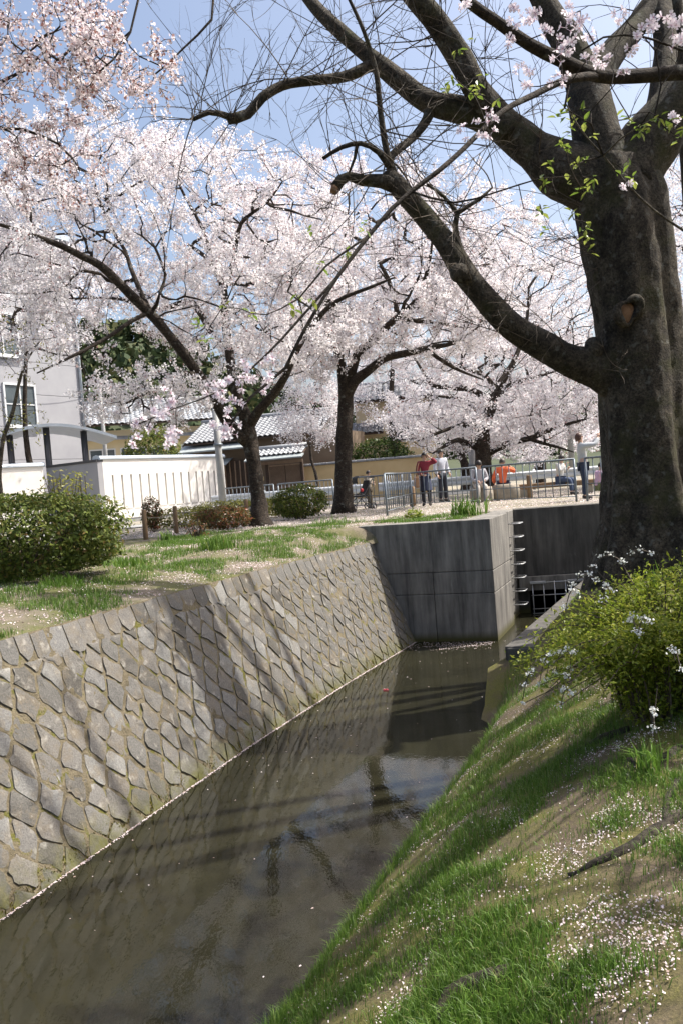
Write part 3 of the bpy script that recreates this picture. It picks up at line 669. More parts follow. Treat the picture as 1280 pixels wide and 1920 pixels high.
# ochre garden wall
ya = P(566, 930, 43.4); yb = P(800, 930, 42.4); an = math.atan2(yb.y - ya.y, yb.x - ya.x); Lw = (yb - ya).length
yw = empty('garden_wall', (ya.x, ya.y, TOP_Z), an); tag(yw, 'ochre plastered garden wall with dark coping behind the guardrail', 'wall')
MB().box((Lw / 2, .12, .95), (Lw, .22, 1.9)).build('wall', MAT['yellow'], yw)
for k in range(int(Lw / .5)): MB().box((.25 + k * .5, .12, 1.97), (.485, .42, .12)).build('coping_tile', MAT['tile'], yw, bevel=.03)
# cream house further back
ca = P(668, 800, 52); ch = empty('cream_house', (ca.x, ca.y, TOP_Z), R(-6)); tag(ch, 'cream house with dark tiled eave behind the ochre garden wall', 'house')
MB().box((2.4, 3, 2.9), (4.8, 6, 5.8)).build('wall', MAT['cream'], ch)
tiled_roof(ch, 'lower_roof', 2.6, 1.4, .55, 'tile', -.9, -1.3, 3.85, .3)
window(ch, 2.3, 3.3, 1.3, 1.2, -.02, 2, 'frame_dark')
tiled_roof(ch, 'upper_roof', 5.6, 3.2, 1.3, 'tile', -.4, -.6, 5.85, .33)
# pale roofed house behind the long white wall
ha = P(150, 800, 57); h2 = empty('pale_roof_house', (ha.x, ha.y, TOP_Z), R(16)); tag(h2, 'two storey house with pale tiled roof behind the long white wall', 'house')
MB().box((4.2, 3.6, 2.9), (9.2, 6.5, 5.8)).build('wall', MAT['cream'], h2)
for x in (.5, 2.6, 4.7, 6.8): window(h2, x, 2.5, 1.7, 2.0, .33, 2, 'frame_white')
MB().add([(-.5, -.3, 5.1), (9, -.3, 5.1), (9, .6, 5.5), (-.5, .6, 5.5)], [(0, 1, 2, 3)]).build('middle_eave', MAT['tile_light'], h2)
tiled_roof(h2, 'roof', 9.8, 4.2, 1.9, 'tile_light', -.6, -.5, 6.2, .36, 11)

# ------------------------------------------------------------------ poles
def pole(a, top, r0, r1, label, name='lamp_post', mat='pole'):
    o = empty(name, a); tag(o, label, 'pole'); t = top - a
    MB().tube([(0, 0, -.05), t * .5, t], [r0, (r0 + r1) / 2, r1], 12).build('shaft', MAT[mat], o, True)
    MB().tube([(0, 0, 0), (0, 0, .35)], [r0 * 1.35, r0 * 1.25], 12).build('base_collar', MAT[mat], o, True)
    MB().tube([t * .62, t * .62 + Vector((0, 0, .08))], r0 * 1.2, 10).build('band', MAT['steel'], o, True)
    return o
b = PZ(419, 948, TOP_Z); b = P(419, 950, 29.0); b.z = TOP_Z
pole(b, Vector((b.x, b.y, 6.4)), .135, .11, 'grey steel pole beside the end of the white wall')
b = P(199, 860, 46); b.z = TOP_Z
u = pole(b, Vector((b.x, b.y, 9.6)), .13, .10, 'slim grey utility pole with cross arms in front of the pale roofed house', 'utility_pole')
for z, wd_ in ((6.9, 1.3), (6.2, .9)): MB().box((0, 0, z), (wd_, .07, .07), .5).build('cross_arm', MAT['pole'], u)
for k, z in enumerate((6.98, 6.98, 6.28)): MB().tube([((-.5, .5, .35)[k], (-.25, .25, .17)[k], z), ((-.5, .5, .35)[k], (-.25, .25, .17)[k], z + .2)], .05, 6).build('insulator', MAT['frame_white'], u, True)
e1 = P(300, 790, 60) - b; e2 = P(330, 745, 62) - b; e3 = P(100, 560, 40) - b
for e, z in ((e1, 6.9), (e2, 6.9), (e3, 6.3)):
    s0 = Vector((.3, .1, z)); MB().tube([s0.lerp(e, k / 8) - Vector((0, 0, .5 * math.sin(math.pi * k / 8))) for k in range(9)], .012, 4).build('wire', MAT['frame_dark'], u)
b = P(1072, 880, 36); b.z = TOP_Z
pole(b, Vector((b.x, b.y, P(1068, 660, 36).z)), .13, .11, 'grey pole among blossom left of the massive trunk')
b = P(886, 880, 34.2); b.z = TOP_Z
pole(b, Vector((b.x, b.y, 4.2)), .16, .15, 'short stout grey post beside the far cherry trunk', 'bollard_post')

# ------------------------------------------------------------------ stakes with rope, bench, stones
stakes = []
for (px, py, Y, lab) in ((275, 1020, 18.2, 'wooden stake with rope nearest the hedge'), (332, 1004, 19.6, 'wooden stake with rope between the red leaved shrub and the low azalea'), (465, 985, 21.6, 'wooden stake close beside the nearest cherry trunk')):
    p = P(px, py, Y); p.z = zl(p.x, p.y) if p.y < 18.6 else TOP_Z
    o = empty('wooden_stake', p); tag(o, lab, 'stake', 'rope stakes along the path'); stakes.append((o, p))
    MB().tube([(0, 0, -.2), (0, 0, .30), (.005, 0, .63), (.005, 0, .66)], [.055, .055, .053, .04], 10).build('stake', MAT['wood_post'], o, True)
    if len(stakes) < 3:
        q = P((332, 465)[len(stakes) - 1], (1004, 985)[len(stakes) - 1], (19.6, 21.6)[len(stakes) - 1]); q.z = TOP_Z
        for z in (.22, .50):
            e = q - p + Vector((0, 0, z)); s0 = Vector((0, 0, z)); MB().tube([s0.lerp(e, k / 8) - Vector((0, 0, .06 * math.sin(math.pi * k / 8))) for k in range(9)], .011, 5).build('rope', MAT['rope'], o)
def rock(name, p, size, label, seed, group=None, cat='rock'):
    m = MB(); m.ball((0, 0, 0), (1, 1, 1), 14, 10); vs = []
    for v in m.v:
        v = Vector(v); k = 1 + .22 * mnoise.noise(v * 1.3 + Vector((seed, 0, 0))) + .08 * mnoise.noise(v * 4 + Vector((seed, 3, 0)))
        q = Vector((max(-.78, min(.78, v.x * k)), max(-.78, min(.78, v.y * k)), max(-.7, min(.66, v.z * k)))); vs.append((q.x * size[0], q.y * size[1], q.z * size[2] + size[2] * .6))
    m.v = vs; o = m.build(name, MAT['rock'], None, True); o.location = p; return tag(o, label, cat, group)
def at_plaza(px, Y, py=930): p = P(px, py, Y); return Vector((p.x, p.y, TOP_Z))
rock('rock_seat', at_plaza(902, 24.6), (.42, .32, .36), 'rough rock under the person in the pale jacket', 1, 'rock seats')
rock('rock_seat', at_plaza(948, 24.9), (.50, .36, .38), 'squared rock under the person in the orange jacket', 5, 'rock seats')
rock('rock_seat', at_plaza(975, 25.4), (.40, .34, .24), 'low dark rock right of the person in the orange jacket', 9, 'rock seats')
bp = at_plaza(1040, 25.2)
bn = empty('timber_bench', bp, R(-8)); tag(bn, 'long low timber bench under the seated person in white', 'bench')
MB().box((0, 0, .34), (2.6, .42, .16)).build('seat_beam', MAT['wood_post'], bn, bevel=.02)
for x in (-1.0, 1.0): MB().box((x, 0, .13), (.2, .36, .26)).build('leg', MAT['rock'], bn, bevel=.02)
p = at_plaza(993, 24.2); ps = empty('wooden_post', p); tag(ps, 'short wooden post standing behind the railing between the two groups', 'post')
MB().tube([(0, 0, -.1), (0, 0, .66), (0, 0, .70)], [.075, .075, .06], 12).build('shaft', MAT['wood_post'], ps, True)
p = at_plaza(772, 25.6); ps = empty('wooden_post', p); tag(ps, 'squat wooden post beside the woman in the dark apron', 'post')
MB().tube([(0, 0, -.1), (0, 0, .58), (0, 0, .62)], [.10, .10, .08], 12).build('shaft', MAT['wood_post'], ps, True)
# ------------------------------------------------------------------ trees
def resample(pts, step):
    pts = [Vector(p) for p in pts]; n = len(pts); out = []
    for i in range(n - 1):
        p0, p1, p2, p3 = pts[max(i - 1, 0)], pts[i], pts[i + 1], pts[min(i + 2, n - 1)]
        k = max(1, int((p2 - p1).length / step))
        for j in range(k):
            t = j / k
            out.append(((p1 * 2) + (p2 - p0) * t + (p0 * 2 - p1 * 5 + p2 * 4 - p3) * t * t + (p1 * 3 - p0 - p2 * 3 + p3) * t ** 3) * .5)
    out.append(pts[-1]); return out
def limb_px(lst, radii, step=.2, wob=.012):
    """lst of (px,py,Y); radii at each listed point in metres -> fine path and radii"""
    pts = [P(*q) for q in lst]; path = resample(pts, step)
    cum = [0]; 
    for a, b in zip(pts, pts[1:]): cum.append(cum[-1] + (b - a).length)
    c2 = [0]
    for a, b in zip(path, path[1:]): c2.append(c2[-1] + (b - a).length)
    tot = cum[-1]; rad = [float(np.interp(c / c2[-1] * tot, cum, radii)) for c in c2]
    path = [p + Vector((nz(p.z * 1.7, p.x, 1), nz(p.z * 1.7, p.y, 5), nz(p.x * 1.7, p.y, 9))) * wob for p in path]
    return path, rad
class Tree:
    def __init__(s, name, label, cat, base, group=None):
        s.o = empty(name, base); tag(s.o, label, cat, group); s.base = Vector(base)
        s.pos = []; s.par = []; s.plen = []; s.dir = []; s.paths = []
    def limb(s, path, rad, name, mat, n=10, wob=.10, seed=True, smooth=True):
        MB().tube([p - s.base for p in path], rad, n, True, wob).build(name, mat, s.o, smooth)
        if seed:
            par = -1
            for i, p in enumerate(path):
                s.pos.append(p); s.par.append(par); s.plen.append(i * .1); s.dir.append((path[min(i + 1, len(path) - 1)] - path[max(i - 1, 0)]).normalized()); par = len(s.pos) - 1
        s.nlimb = len(s.pos)
    def grow(s, attr, step=.28, pen=.25, rt=.0085, power=.5, sag=.06, skip=None, rmax=.09):
        order = sorted(range(len(attr)), key=lambda i: min((attr[i] - p).length for p in s.pos[:s.nlimb:3]))
        cap = len(s.pos) + len(attr) * 22; A = np.zeros((cap, 3)); PL_ = np.zeros(cap); n = len(s.pos)
        A[:n] = np.array([tuple(p) for p in s.pos]); PL_[:n] = s.plen
        leaf = []
        for i in order:
            q = attr[i]; d = np.linalg.norm(A[:n] - np.array(q), axis=1) + pen * PL_[:n]; j = int(np.argmin(d))
            p = s.pos[j]; L = (q - p).length
            if L < .12: continue
            k = max(2, min(20, int(L / step))); dj = s.dir[j]
            side = Vector((random.gauss(0, 1), random.gauss(0, 1), random.gauss(.4, 1))) * (L * .08)
            c = p.lerp(q, .5) + dj * (L * .12) + side + Vector((0, 0, -sag * L))
            par = j; chain = [j]
            for t in range(1, k + 1):
                u = t / k; x = p * (1 - u) ** 2 + c * (2 * u * (1 - u)) + q * u * u
                x += Vector((random.gauss(0, 1), random.gauss(0, 1), random.gauss(0, 1))) * (.02 if t < k else 0)
                if n >= cap: break
                s.pos.append(x); s.par.append(par); s.plen.append(s.plen[par] + (x - s.pos[par]).length); s.dir.append((x - s.pos[par]).normalized())
                A[n] = x; PL_[n] = s.plen[-1]; par = n; chain.append(n); n += 1
            leaf.append(par); s.paths.append(chain)
        cnt = np.zeros(n)
        for l in leaf: cnt[l] += 1
        for i in range(n - 1, -1, -1):
            if s.par[i] >= 0: cnt[s.par[i]] += cnt[i]
        s.cnt = cnt; s.rad = np.minimum(rt * np.maximum(cnt, 1) ** power, rmax)
    def branches(s, mat, name='branches', n=5):
        m = MB()
        for ch in s.paths:
            r = [s.rad[i] for i in ch]; r[0] = r[1]; r[-1] *= .5
            m.tube([s.pos[i] - s.base for i in ch], r, n if r[0] > .02 else 4, False)
        o = m.build(name, mat, s.o, True); o['kind'] = 'stuff'
    def blossom(s, mat, tw=2, per=5, size=.021, spread=.055, tl=(.25, .6), maxcnt=5, k=4, gap=.075, name='crown', upb=.5, twmat=None, keep=1.0):
        cen = []; m = MB()
        for i in range(s.nlimb, len(s.pos)):
            if s.cnt[i] > maxcnt or random.random() > keep: continue
            p = s.pos[i]; d0 = s.dir[i]
            cen.append((p, 2))
            for _ in range(tw if s.cnt[i] <= 2 else 1):
                d = (d0 * .7 + Vector((random.gauss(0, 1), random.gauss(0, 1), random.gauss(upb, 1))) * .75).normalized()
                L = random.uniform(*tl); e = p + d * L + Vector((0, 0, -.05 * L)); 
                m.tube([p - s.base, p.lerp(e, .5) + Vector((random.gauss(0, .02), random.gauss(0, .02), .02)) - s.base, e - s.base], [.005, .004, .002], 3, False)
                for t in np.arange(.15, 1.001, gap / L): cen.append((p.lerp(e, t), per))
        if m.v: m.build('twigs', twmat or MAT['bark'], s.o)['kind'] = 'stuff'
        c = np.array([tuple(p - s.base) for p, q in cen]); q = np.array([q for p, q in cen]); c = np.repeat(c, q, axis=0)
        c = c + rng.normal(0, spread, c.shape)
        sz = size * rng.uniform(.7, 1.25, len(c))
        V, F = gons(c, sz, k, None, 1.0, .18)
        o = np_obj(name, V, F, mat, s.o); o['kind'] = 'stuff'
        return len(c)
def ell(px, py, Y, rx, ry, rd, n, hollow=.25, seed=None):
    """n points inside an upright ellipsoid placed at px,py,Y; radii in photo pixels at that depth and metres in depth"""
    c = P(px, py, Y); k = Y / FPX; out = []
    while len(out) < n:
        v = Vector((random.uniform(-1, 1), random.uniform(-1, 1), random.uniform(-1, 1)))
        if v.length > 1 or v.length < hollow: continue
        out.append(c + Vector((v.x * rx * k, v.y * rd, v.z * ry * k)))
    return [q for q in out if q.z > 3.3]
NFL = {}
# --- nearest cherry on the left bank
b0 = P(489, 990, 20.2); b0.z = zl(b0.x, b0.y) if b0.y < 18.6 else TOP_Z
T1 = Tree('cherry_tree', 'leaning blossoming cherry with forked trunk nearest the stone wall', 'tree', b0, 'cherry trees in blossom')
pa, ra = limb_px([(492, 996, 20.2), (488, 970, 20.2), (484, 930, 20.2), (478, 880, 20.2), (470, 830, 20.2), (462, 790, 20.2), (452, 755, 20.2), (438, 715, 20.25), (430, 660, 20.3), (423, 600, 20.5), (420, 545, 20.6), (400, 500, 20.8), (382, 478, 20.9), (352, 458, 21.2)],
                 [.36, .25, .185, .175, .19, .17, .13, .11, .11, .095, .085, .07, .055, .03], .15)
T1.limb(pa, ra, 'trunk', MAT['bark'], 16, .22)
def limbs(T, lst, mat=MAT['bark'], n=9, wob=.16):
    for pts, rd in lst:
        a, r = limb_px(pts, rd, .2); T.limb(a, r, 'limb', mat, n, wob)
limbs(T1, [
    ([(464, 826, 20.2), (440, 806, 20.1), (420, 780, 20.0), (398, 740, 19.9), (375, 705, 19.7), (330, 643, 19.3), (292, 598, 19.0), (261, 567, 18.8), (223, 529, 18.5), (189, 498, 18.2), (155, 481, 18), (117, 461, 17.8), (60, 440, 17.4), (-30, 412, 17)], [.17, .15, .14, .13, .125, .12, .115, .11, .10, .09, .075, .065, .05, .03]),
    ([(466, 800, 20.2), (485, 770, 20.0), (512, 740, 19.8), (535, 705, 19.6), (557, 655, 19.4), (585, 610, 19.2), (630, 565, 19), (690, 540, 18.8), (740, 520, 18.6)], [.14, .12, .105, .09, .08, .07, .05, .04, .02]),
    ([(396, 622, 20.6), (361, 567, 20.9), (323, 574, 21.1), (285, 581, 21.3), (220, 560, 21.6), (130, 560, 22)], [.09, .085, .07, .055, .04, .02]),
    ([(292, 598, 19.0), (270, 560, 19.4), (245, 500, 19.8), (235, 470, 20), (205, 420, 20.4), (190, 380, 20.8)], [.07, .06, .05, .045, .035, .02]),
    ([(285, 585, 19.0), (250, 600, 18.6), (190, 640, 18), (130, 670, 17.5), (70, 700, 17)], [.06, .05, .04, .03, .015]),
    ([(375, 705, 19.7), (345, 700, 19.3), (320, 720, 19), (280, 735, 18.6), (230, 760, 18.2)], [.07, .065, .055, .04, .02]),
    ([(420, 545, 20.6), (440, 480, 20.2), (452, 420, 19.8), (500, 380, 19.4), (530, 340, 19)], [.07, .055, .045, .03, .015]),
    ([(421, 560, 20.6), (380, 430, 21), (335, 340, 21), (345, 290, 21)], [.06, .045, .03, .015])])
att = ell(330, 450, 20.5, 330, 170, 3.2, 400) + ell(60, 470, 18.5, 150, 130, 2.5, 110) + ell(480, 560, 19.8, 190, 170, 2.6, 180) + ell(280, 745, 18.8, 150, 50, 1.6, 62) + ell(330, 300, 21, 60, 50, 1.2, 26) + ell(150, 300, 19.5, 150, 120, 2, 70) + ell(120, 650, 17.8, 80, 35, 1, 18)
T1.grow(att); T1.branches(MAT['bark'])
NFL['t1'] = T1.blossom(MAT['blossom'], 2, 10, .025, .044, gap=.085)
# --- second cherry
b0 = P(645, 962, 24.4); b0.z = TOP_Z
T2 = Tree('cherry_tree', 'upright dark cherry trunk with blossom in front of the ochre wall', 'tree', b0, 'cherry trees in blossom')
pa, ra = limb_px([(645, 968, 24.4), (644, 945, 24.4), (643, 900, 24.4), (645, 820, 24.4), (648, 740, 24.4), (640, 690, 24.4), (632, 640, 24.4), (628, 590, 24.5), (610, 540, 24.7), (600, 480, 25), (590, 420, 25)], [.42, .31, .26, .245, .215, .15, .14, .12, .10, .07, .03], .2)
T2.limb(pa, ra, 'trunk', MAT['bark'], 16, .16)
limbs(T2, [
    ([(648, 735, 24.4), (660, 690, 24.2), (675, 658, 24.1), (707, 630, 24), (745, 593, 23.8), (778, 565, 23.6), (800, 510, 23.4), (810, 450, 23.2)], [.20, .16, .13, .115, .10, .085, .06, .03]),
    ([(650, 745, 24.4), (664, 716, 24.2), (689, 696, 24), (721, 672, 23.8), (764, 661, 23.6), (811, 651, 23.4), (853, 642, 23.2), (900, 610, 23)], [.18, .155, .13, .11, .10, .08, .05, .02]),
    ([(630, 625, 24.4), (590, 658, 24.2), (540, 696, 24), (515, 725, 23.8)], [.09, .075, .05, .02]),
    ([(628, 600, 24.5), (580, 550, 24.9), (520, 545, 25.2), (480, 520, 25.6)], [.09, .07, .05, .02]),
    ([(745, 593, 23.8), (730, 530, 24), (700, 470, 24.2), (690, 400, 24.4)], [.08, .06, .045, .02]),
    ([(797, 655, 23.4), (850, 690, 23.6), (905, 712, 23.8)], [.07, .05, .02])])
att = ell(660, 480, 24.6, 270, 170, 3.6, 420) + ell(760, 590, 24, 210, 110, 3, 190) + ell(560, 640, 24.6, 110, 80, 2.4, 70) + ell(850, 480, 25, 170, 150, 3, 140)
T2.grow(att); T2.branches(MAT['bark']); NFL['t2'] = T2.blossom(MAT['blossom'], 2, 10, .028, .05, gap=.085)
# --- third cherry, beyond the railing
b0 = P(905, 888, 31.5); b0.z = TOP_Z
T3 = Tree('cherry_tree', 'spreading cherry with low horizontal boughs behind the people at the railing', 'tree', b0, 'cherry trees in blossom')
pa, ra = limb_px([(905, 915, 31.5), (904, 870, 31.5), (904, 800, 31.5), (918, 766, 31.5), (932, 729, 31.5), (956, 691, 31.6), (965, 672, 31.7), (985, 610, 32), (990, 540, 32)], [.44, .32, .28, .21, .17, .13, .10, .07, .03], .2)
T3.limb(pa, ra, 'trunk', MAT['bark'], 14, .16)
limbs(T3, [
    ([(916, 758, 31.5), (890, 733, 31.2), (843, 726, 31), (811, 722, 30.8), (792, 696, 30.6), (770, 660, 30.4)], [.15, .12, .10, .085, .06, .02]),
    ([(905, 780, 31.5), (881, 757, 31.4), (848, 747, 31.3), (800, 740, 31)], [.13, .10, .07, .02]),
    ([(904, 792, 31.5), (857, 799, 31), (820, 812, 30.6), (782, 827, 30.2)], [.11, .08, .06, .02]),
    ([(898, 843, 31.5), (876, 832, 31.2), (857, 825, 30.9), (835, 835, 30.6), (810, 850, 30.3)], [.12, .11, .09, .07, .03]),
    ([(912, 852, 31.5), (951, 832, 31.2), (993, 822, 31), (1035, 804, 30.8), (1082, 790, 30.6), (1120, 780, 30.5)], [.13, .12, .105, .075, .05, .02]),
    ([(990, 822, 31), (1020, 832, 30.6), (1045, 838, 30.4), (1075, 848, 30)], [.08, .06, .05, .02]),
    ([(925, 745, 31.5), (960, 720, 31.8), (1010, 705, 32), (1060, 690, 32.3)], [.12, .09, .06, .02]),
    ([(930, 735, 31.5), (909, 705, 31.3), (871, 691, 31), (797, 661, 30.6)], [.11, .09, .07, .02])])
att = ell(920, 720, 31.8, 200, 120, 3.8, 330) + ell(900, 800, 30.8, 190, 50, 3, 110) + ell(1030, 770, 31, 120, 60, 2.4, 80) + ell(960, 560, 33, 210, 130, 3.4, 240)
T3.grow(att); T3.branches(MAT['bark']); NFL['t3'] = T3.blossom(MAT['blossom'], 2, 8, .033, .06, gap=.10)
# --- cherries further back: trunk, limbs from the same growth, blossom
def far_cherry(px, Y, label, ells, r=.3, top=700, size=.045):
    b0 = P(px, 900, Y); b0.z = TOP_Z
    T = Tree('cherry_tree', label, 'tree', b0, 'cherry trees in blossom')
    h = P(px, top, Y).z; pts = [b0 - Vector((0, 0, .2)), b0 + Vector((.1, 0, 1.2)), b0 + Vector((-.1, .1, (h - TOP_Z) * .5)), Vector((b0.x + .4, b0.y, h))]
    path = resample(pts, .3); T.limb(path, list(np.linspace(r, r * .3, len(path))), 'trunk', MAT['bark'], 12, .15)
    a = []
    for e in ells: a += ell(*e)
    T.grow(a, .4, .25, .009, .5, .05, None, .14); T.branches(MAT['bark'], 'branches', 5); return T.blossom(MAT['blossom'], 3, 5, size, .11, (.3, .7), 5, 4, .12)
NFL['f'] = far_cherry(1010, 46, 'far blossoming cherry seen between the third cherry and the massive trunk', [(1040, 700, 46, 150, 150, 4, 240), (1000, 560, 47, 170, 120, 4, 170)], .35, 600)
NFL['f2'] = far_cherry(745, 50, 'far blossoming cherry above the ochre garden wall', [(760, 720, 50, 130, 95, 4, 190), (800, 610, 50, 170, 110, 4, 200)], .3, 640)
NFL['f3'] = far_cherry(1320, 30, 'blossoming cherry showing right of the massive trunk', [(1300, 430, 30, 130, 190, 4, 260), (1290, 700, 31, 60, 200, 3, 90)], .35, 420, .036)
NFL['f4'] = far_cherry(590, 40, 'slender pale blossoming cherry beside the lattice gate', [(580, 760, 38, 62, 85, 1.6, 150), (590, 640, 38, 90, 80, 2, 110)], .10, 740, .036)
NFL['f5'] = far_cherry(60, 33, 'blossoming cherry in front of the grey building', [(60, 560, 31, 150, 95, 2.4, 210)], .16, 600, .032)
NFL['f6'] = far_cherry(870, 44, 'far blossoming cherry behind the third cherry trunk', [(880, 780, 44, 170, 75, 3, 190), (1010, 830, 42, 130, 40, 3, 110)], .3, 760)

# --- cherry standing left of the frame whose budding boughs hang into the upper left
b0 = Vector((-7.2, 9.6, zl(-7.2, 9.6)))
T4 = Tree('cherry_tree', 'boughs of russet budded blossom hanging in at the upper left corner', 'tree', b0, 'cherry trees in blossom')
path = resample([b0 - Vector((0, 0, .2)), b0 + Vector((.1, 0, 1.5)), b0 + Vector((.3, .1, 3.6)), b0 + Vector((.6, .1, 5.4)), b0 + Vector((.9, 0, 7.2))], .3)
T4.limb(path, list(np.interp(np.linspace(0, 1, len(path)), [0, .1, .6, 1], [.34, .25, .2, .08])), 'trunk', MAT['bark'], 14, .15)
q0 = path[int(len(path) * .6)]
def limb_w(T, first, lst, radii):
    pts = [first] + [P(*q) for q in lst]; pth = resample(pts, .2)
    T.limb(pth, list(np.interp(np.linspace(0, 1, len(pth)), np.linspace(0, 1, len(radii)), radii)), 'limb', MAT['bark'], 8, .12)
limb_w(T4, q0, [(-120, 230, 9.2), (0, 155, 9.0), (50, 130, 9.0), (85, 95, 8.9)], [.12, .07, .045, .03, .012])
limb_w(T4, q0 + Vector((.1, 0, .6)), [(-150, -60, 9), (60, -120, 8.6), (262, -10, 8.4), (245, 60, 8.4), (215, 110, 8.3), (190, 132, 8.3)], [.13, .10, .07, .035, .022, .015, .008])
limb_w(T4, q0 + Vector((.1, 0, .9)), [(0, -160, 9.4), (250, -160, 9.2), (400, 0, 9), (345, 90, 8.9), (290, 140, 8.8)], [.12, .09, .06, .028, .018, .008])
limb_w(T4, q0 - Vector((0, 0, .2)), [(-160, 300, 10), (0, 240, 9.8), (110, 270, 9.7), (150, 320, 9.6)], [.09, .06, .03, .02, .008])
att = ell(80, 60, 8.8, 140, 90, 1.0, 100) + ell(210, 130, 8.5, 120, 55, .7, 75) + ell(-40, 220, 9.3, 90, 130, 1, 50) + ell(80, 300, 9.8, 120, 90, 1, 60) + ell(20, -80, 9, 250, 80, 1.2, 60)
T4.grow(att, .2, .25, .0035, .5, .03, None, .03); T4.branches(MAT['bark']); NFL['t4'] = T4.blossom(MAT['blossom_bud'], 2, 6, .016, .024, (.10, .26), 5, 5, .06)

# ------------------------------------------------------------------ the massive old tree on the right bank
BY = 11.5
bb = P(1200, 1040, BY)
bb = Vector((bb.x + .12, BY, zr(bb.x, BY)))
BT = Tree('old_tree', 'massive dark mossy trunk with bare twisting limbs on the grass bank', 'tree', bb)
cl = [(1238, 1120, BY), (1232, 1060, BY), (1222, 980, BY), (1212, 880, BY), (1203, 780, BY), (1197, 690, BY), (1190, 600, BY), (1178, 520, BY), (1166, 440, BY), (1152, 370, BY), (1142, 310, BY)]
cr = [.98, .84, .66, .57, .55, .56, .56, .57, .58, .57, .50]
pts = [P(*q) for q in cl]; path = resample(pts, .07)
zs = [p.z for p in pts]; 
m = MB(); n = 72; vs = []
for p in path:
    r = float(np.interp(p.z, zs, cr)); hh = p.z - bb.z
    for k in range(n):
        th = 2 * math.pi * k / n
        fl = max(0, 1 - hh / 2.6)
        rr = r * (1 + .07 * math.sin(3 * th + .9 + hh * .25) + (.05 + .12 * fl) * math.sin(5 * th + 2.1 + .3 * hh) + (.025 + .07 * fl) * math.sin(9 * th + .6 - .2 * hh))
        c_, s_ = math.cos(th), math.sin(th)
        rr += .045 * nz(c_ * 2.2, s_ * 2.2, p.z * 1.1) + .026 * nz(c_ * 7, s_ * 7, p.z * 2.2) + .012 * nz(c_ * 18, s_ * 18, p.z * 8)
        vs.append(Vector((p.x + rr * c_, p.y + rr * s_, p.z)) - bb)
fs = [(i * n + k, i * n + (k + 1) % n, (i + 1) * n + (k + 1) % n, (i + 1) * n + k) for i in range(len(path) - 1) for k in range(n)] + [tuple(range((len(path) - 1) * n, len(path) * n))]
m.add(vs, fs).build('trunk', MAT['bark_big'], BT.o, True)
BL = []
def blimb(pts_, rd, n=18, wob=.14, name='limb'):
    a, r = limb_px(pts_, [q * (.97 if q > .38 else .86) for q in rd], .12, .03)
    BT.limb(a, r, name, MAT['bark_big'], n, wob); BL.append((a, r)); return a
k = BY / FPX
blimb([(1190, 715, BY), (1120, 692, BY - .1), (1050, 665, BY - .2), (980, 625, BY - .3), (920, 575, BY - .4), (870, 510, BY - .5), (830, 450, BY - .5), (780, 390, BY - .5), (742, 345, BY - .5), (725, 322, BY - .5)], [.40, .30, .245, .215, .20, .185, .17, .155, .14, .09])
blimb([(745, 350, BY - .5), (715, 340, BY - .55), (680, 338, BY - .6), (655, 330, BY - .6), (640, 338, BY - .6), (630, 352, BY - .6)], [.12, .105, .085, .07, .085, .085], 14)
blimb([(738, 335, BY - .5), (725, 290, BY - .55), (714, 220, BY - .6), (704, 130, BY - .7), (682, 60, BY - .8), (645, -20, BY - .9)], [.075, .05, .042, .038, .032, .02], 8)
blimb([(733, 320, BY - .5), (708, 285, BY - .7), (675, 268, BY - .8), (640, 275, BY - .8), (605, 298, BY - .8)], [.06, .045, .038, .033, .028], 8)
blimb([(668, 270, BY - .8), (664, 295, BY - .8), (655, 322, BY - .75)], [.03, .024, .018], 6)
blimb([(1130, 350, BY), (1060, 318, BY), (1000, 280, BY + .1), (930, 232, BY + .2), (860, 205, BY + .3), (800, 188, BY + .4), (740, 145, BY + .5), (690, 105, BY + .6), (640, 60, BY + .7), (590, 10, BY + .8), (550, -40, BY + .9)], [.48, .40, .32, .26, .215, .19, .16, .14, .125, .11, .09])
blimb([(812, 195, BY + .4), (798, 225, BY + .3), (775, 255, BY + .2), (735, 290, BY - .1), (728, 310, BY - .3)], [.10, .08, .07, .06, .045], 10)
blimb([(705, 118, BY + .6), (670, 135, BY + .5), (640, 145, BY + .5), (580, 152, BY + .4), (530, 160, BY + .4), (492, 183, BY + .3), (465, 214, BY + .3), (430, 222, BY + .2)], [.10, .09, .082, .08, .078, .078, .08, .085], 12)
blimb([(436, 220, BY + .2), (415, 212, BY + .2), (395, 209, BY + .2), (365, 223, BY + .15)], [.06, .05, .042, .035], 8)
blimb([(960, 250, BY + .1), (930, 215, BY + .1), (895, 170, BY), (860, 110, BY), (820, 50, BY - .1), (780, 0, BY - .2), (735, -60, BY - .3)], [.26, .22, .205, .20, .185, .17, .15])
blimb([(1135, 345, BY), (1118, 260, BY), (1102, 180, BY + .1), (1078, 110, BY + .2), (1035, 35, BY + .3), (990, -50, BY + .4)], [.46, .38, .34, .28, .22, .17])
blimb([(1175, 345, BY), (1220, 262, BY), (1265, 200, BY - .1), (1320, 140, BY - .2), (1400, 40, BY - .3)], [.46, .42, .38, .34, .26])
blimb([(1105, 175, BY + .1), (1150, 95, BY + .4), (1195, 45, BY + .6), (1250, -30, BY + .9)], [.26, .22, .19, .15])
blimb([(1235, 240, BY), (1245, 120, BY + .4), (1240, 20, BY + .7), (1230, -60, BY + 1)], [.26, .2, .17, .13])
blimb([(872, 510, BY - .5), (862, 470, BY - .55), (852, 425, BY - .6), (856, 400, BY - .6), (895, 375, BY - .6), (920, 352, BY - .6)], [.07, .05, .045, .04, .028, .014], 8)
blimb([(855, 398, BY - .6), (830, 368, BY - .7), (800, 345, BY - .8)], [.032, .026, .016], 6)
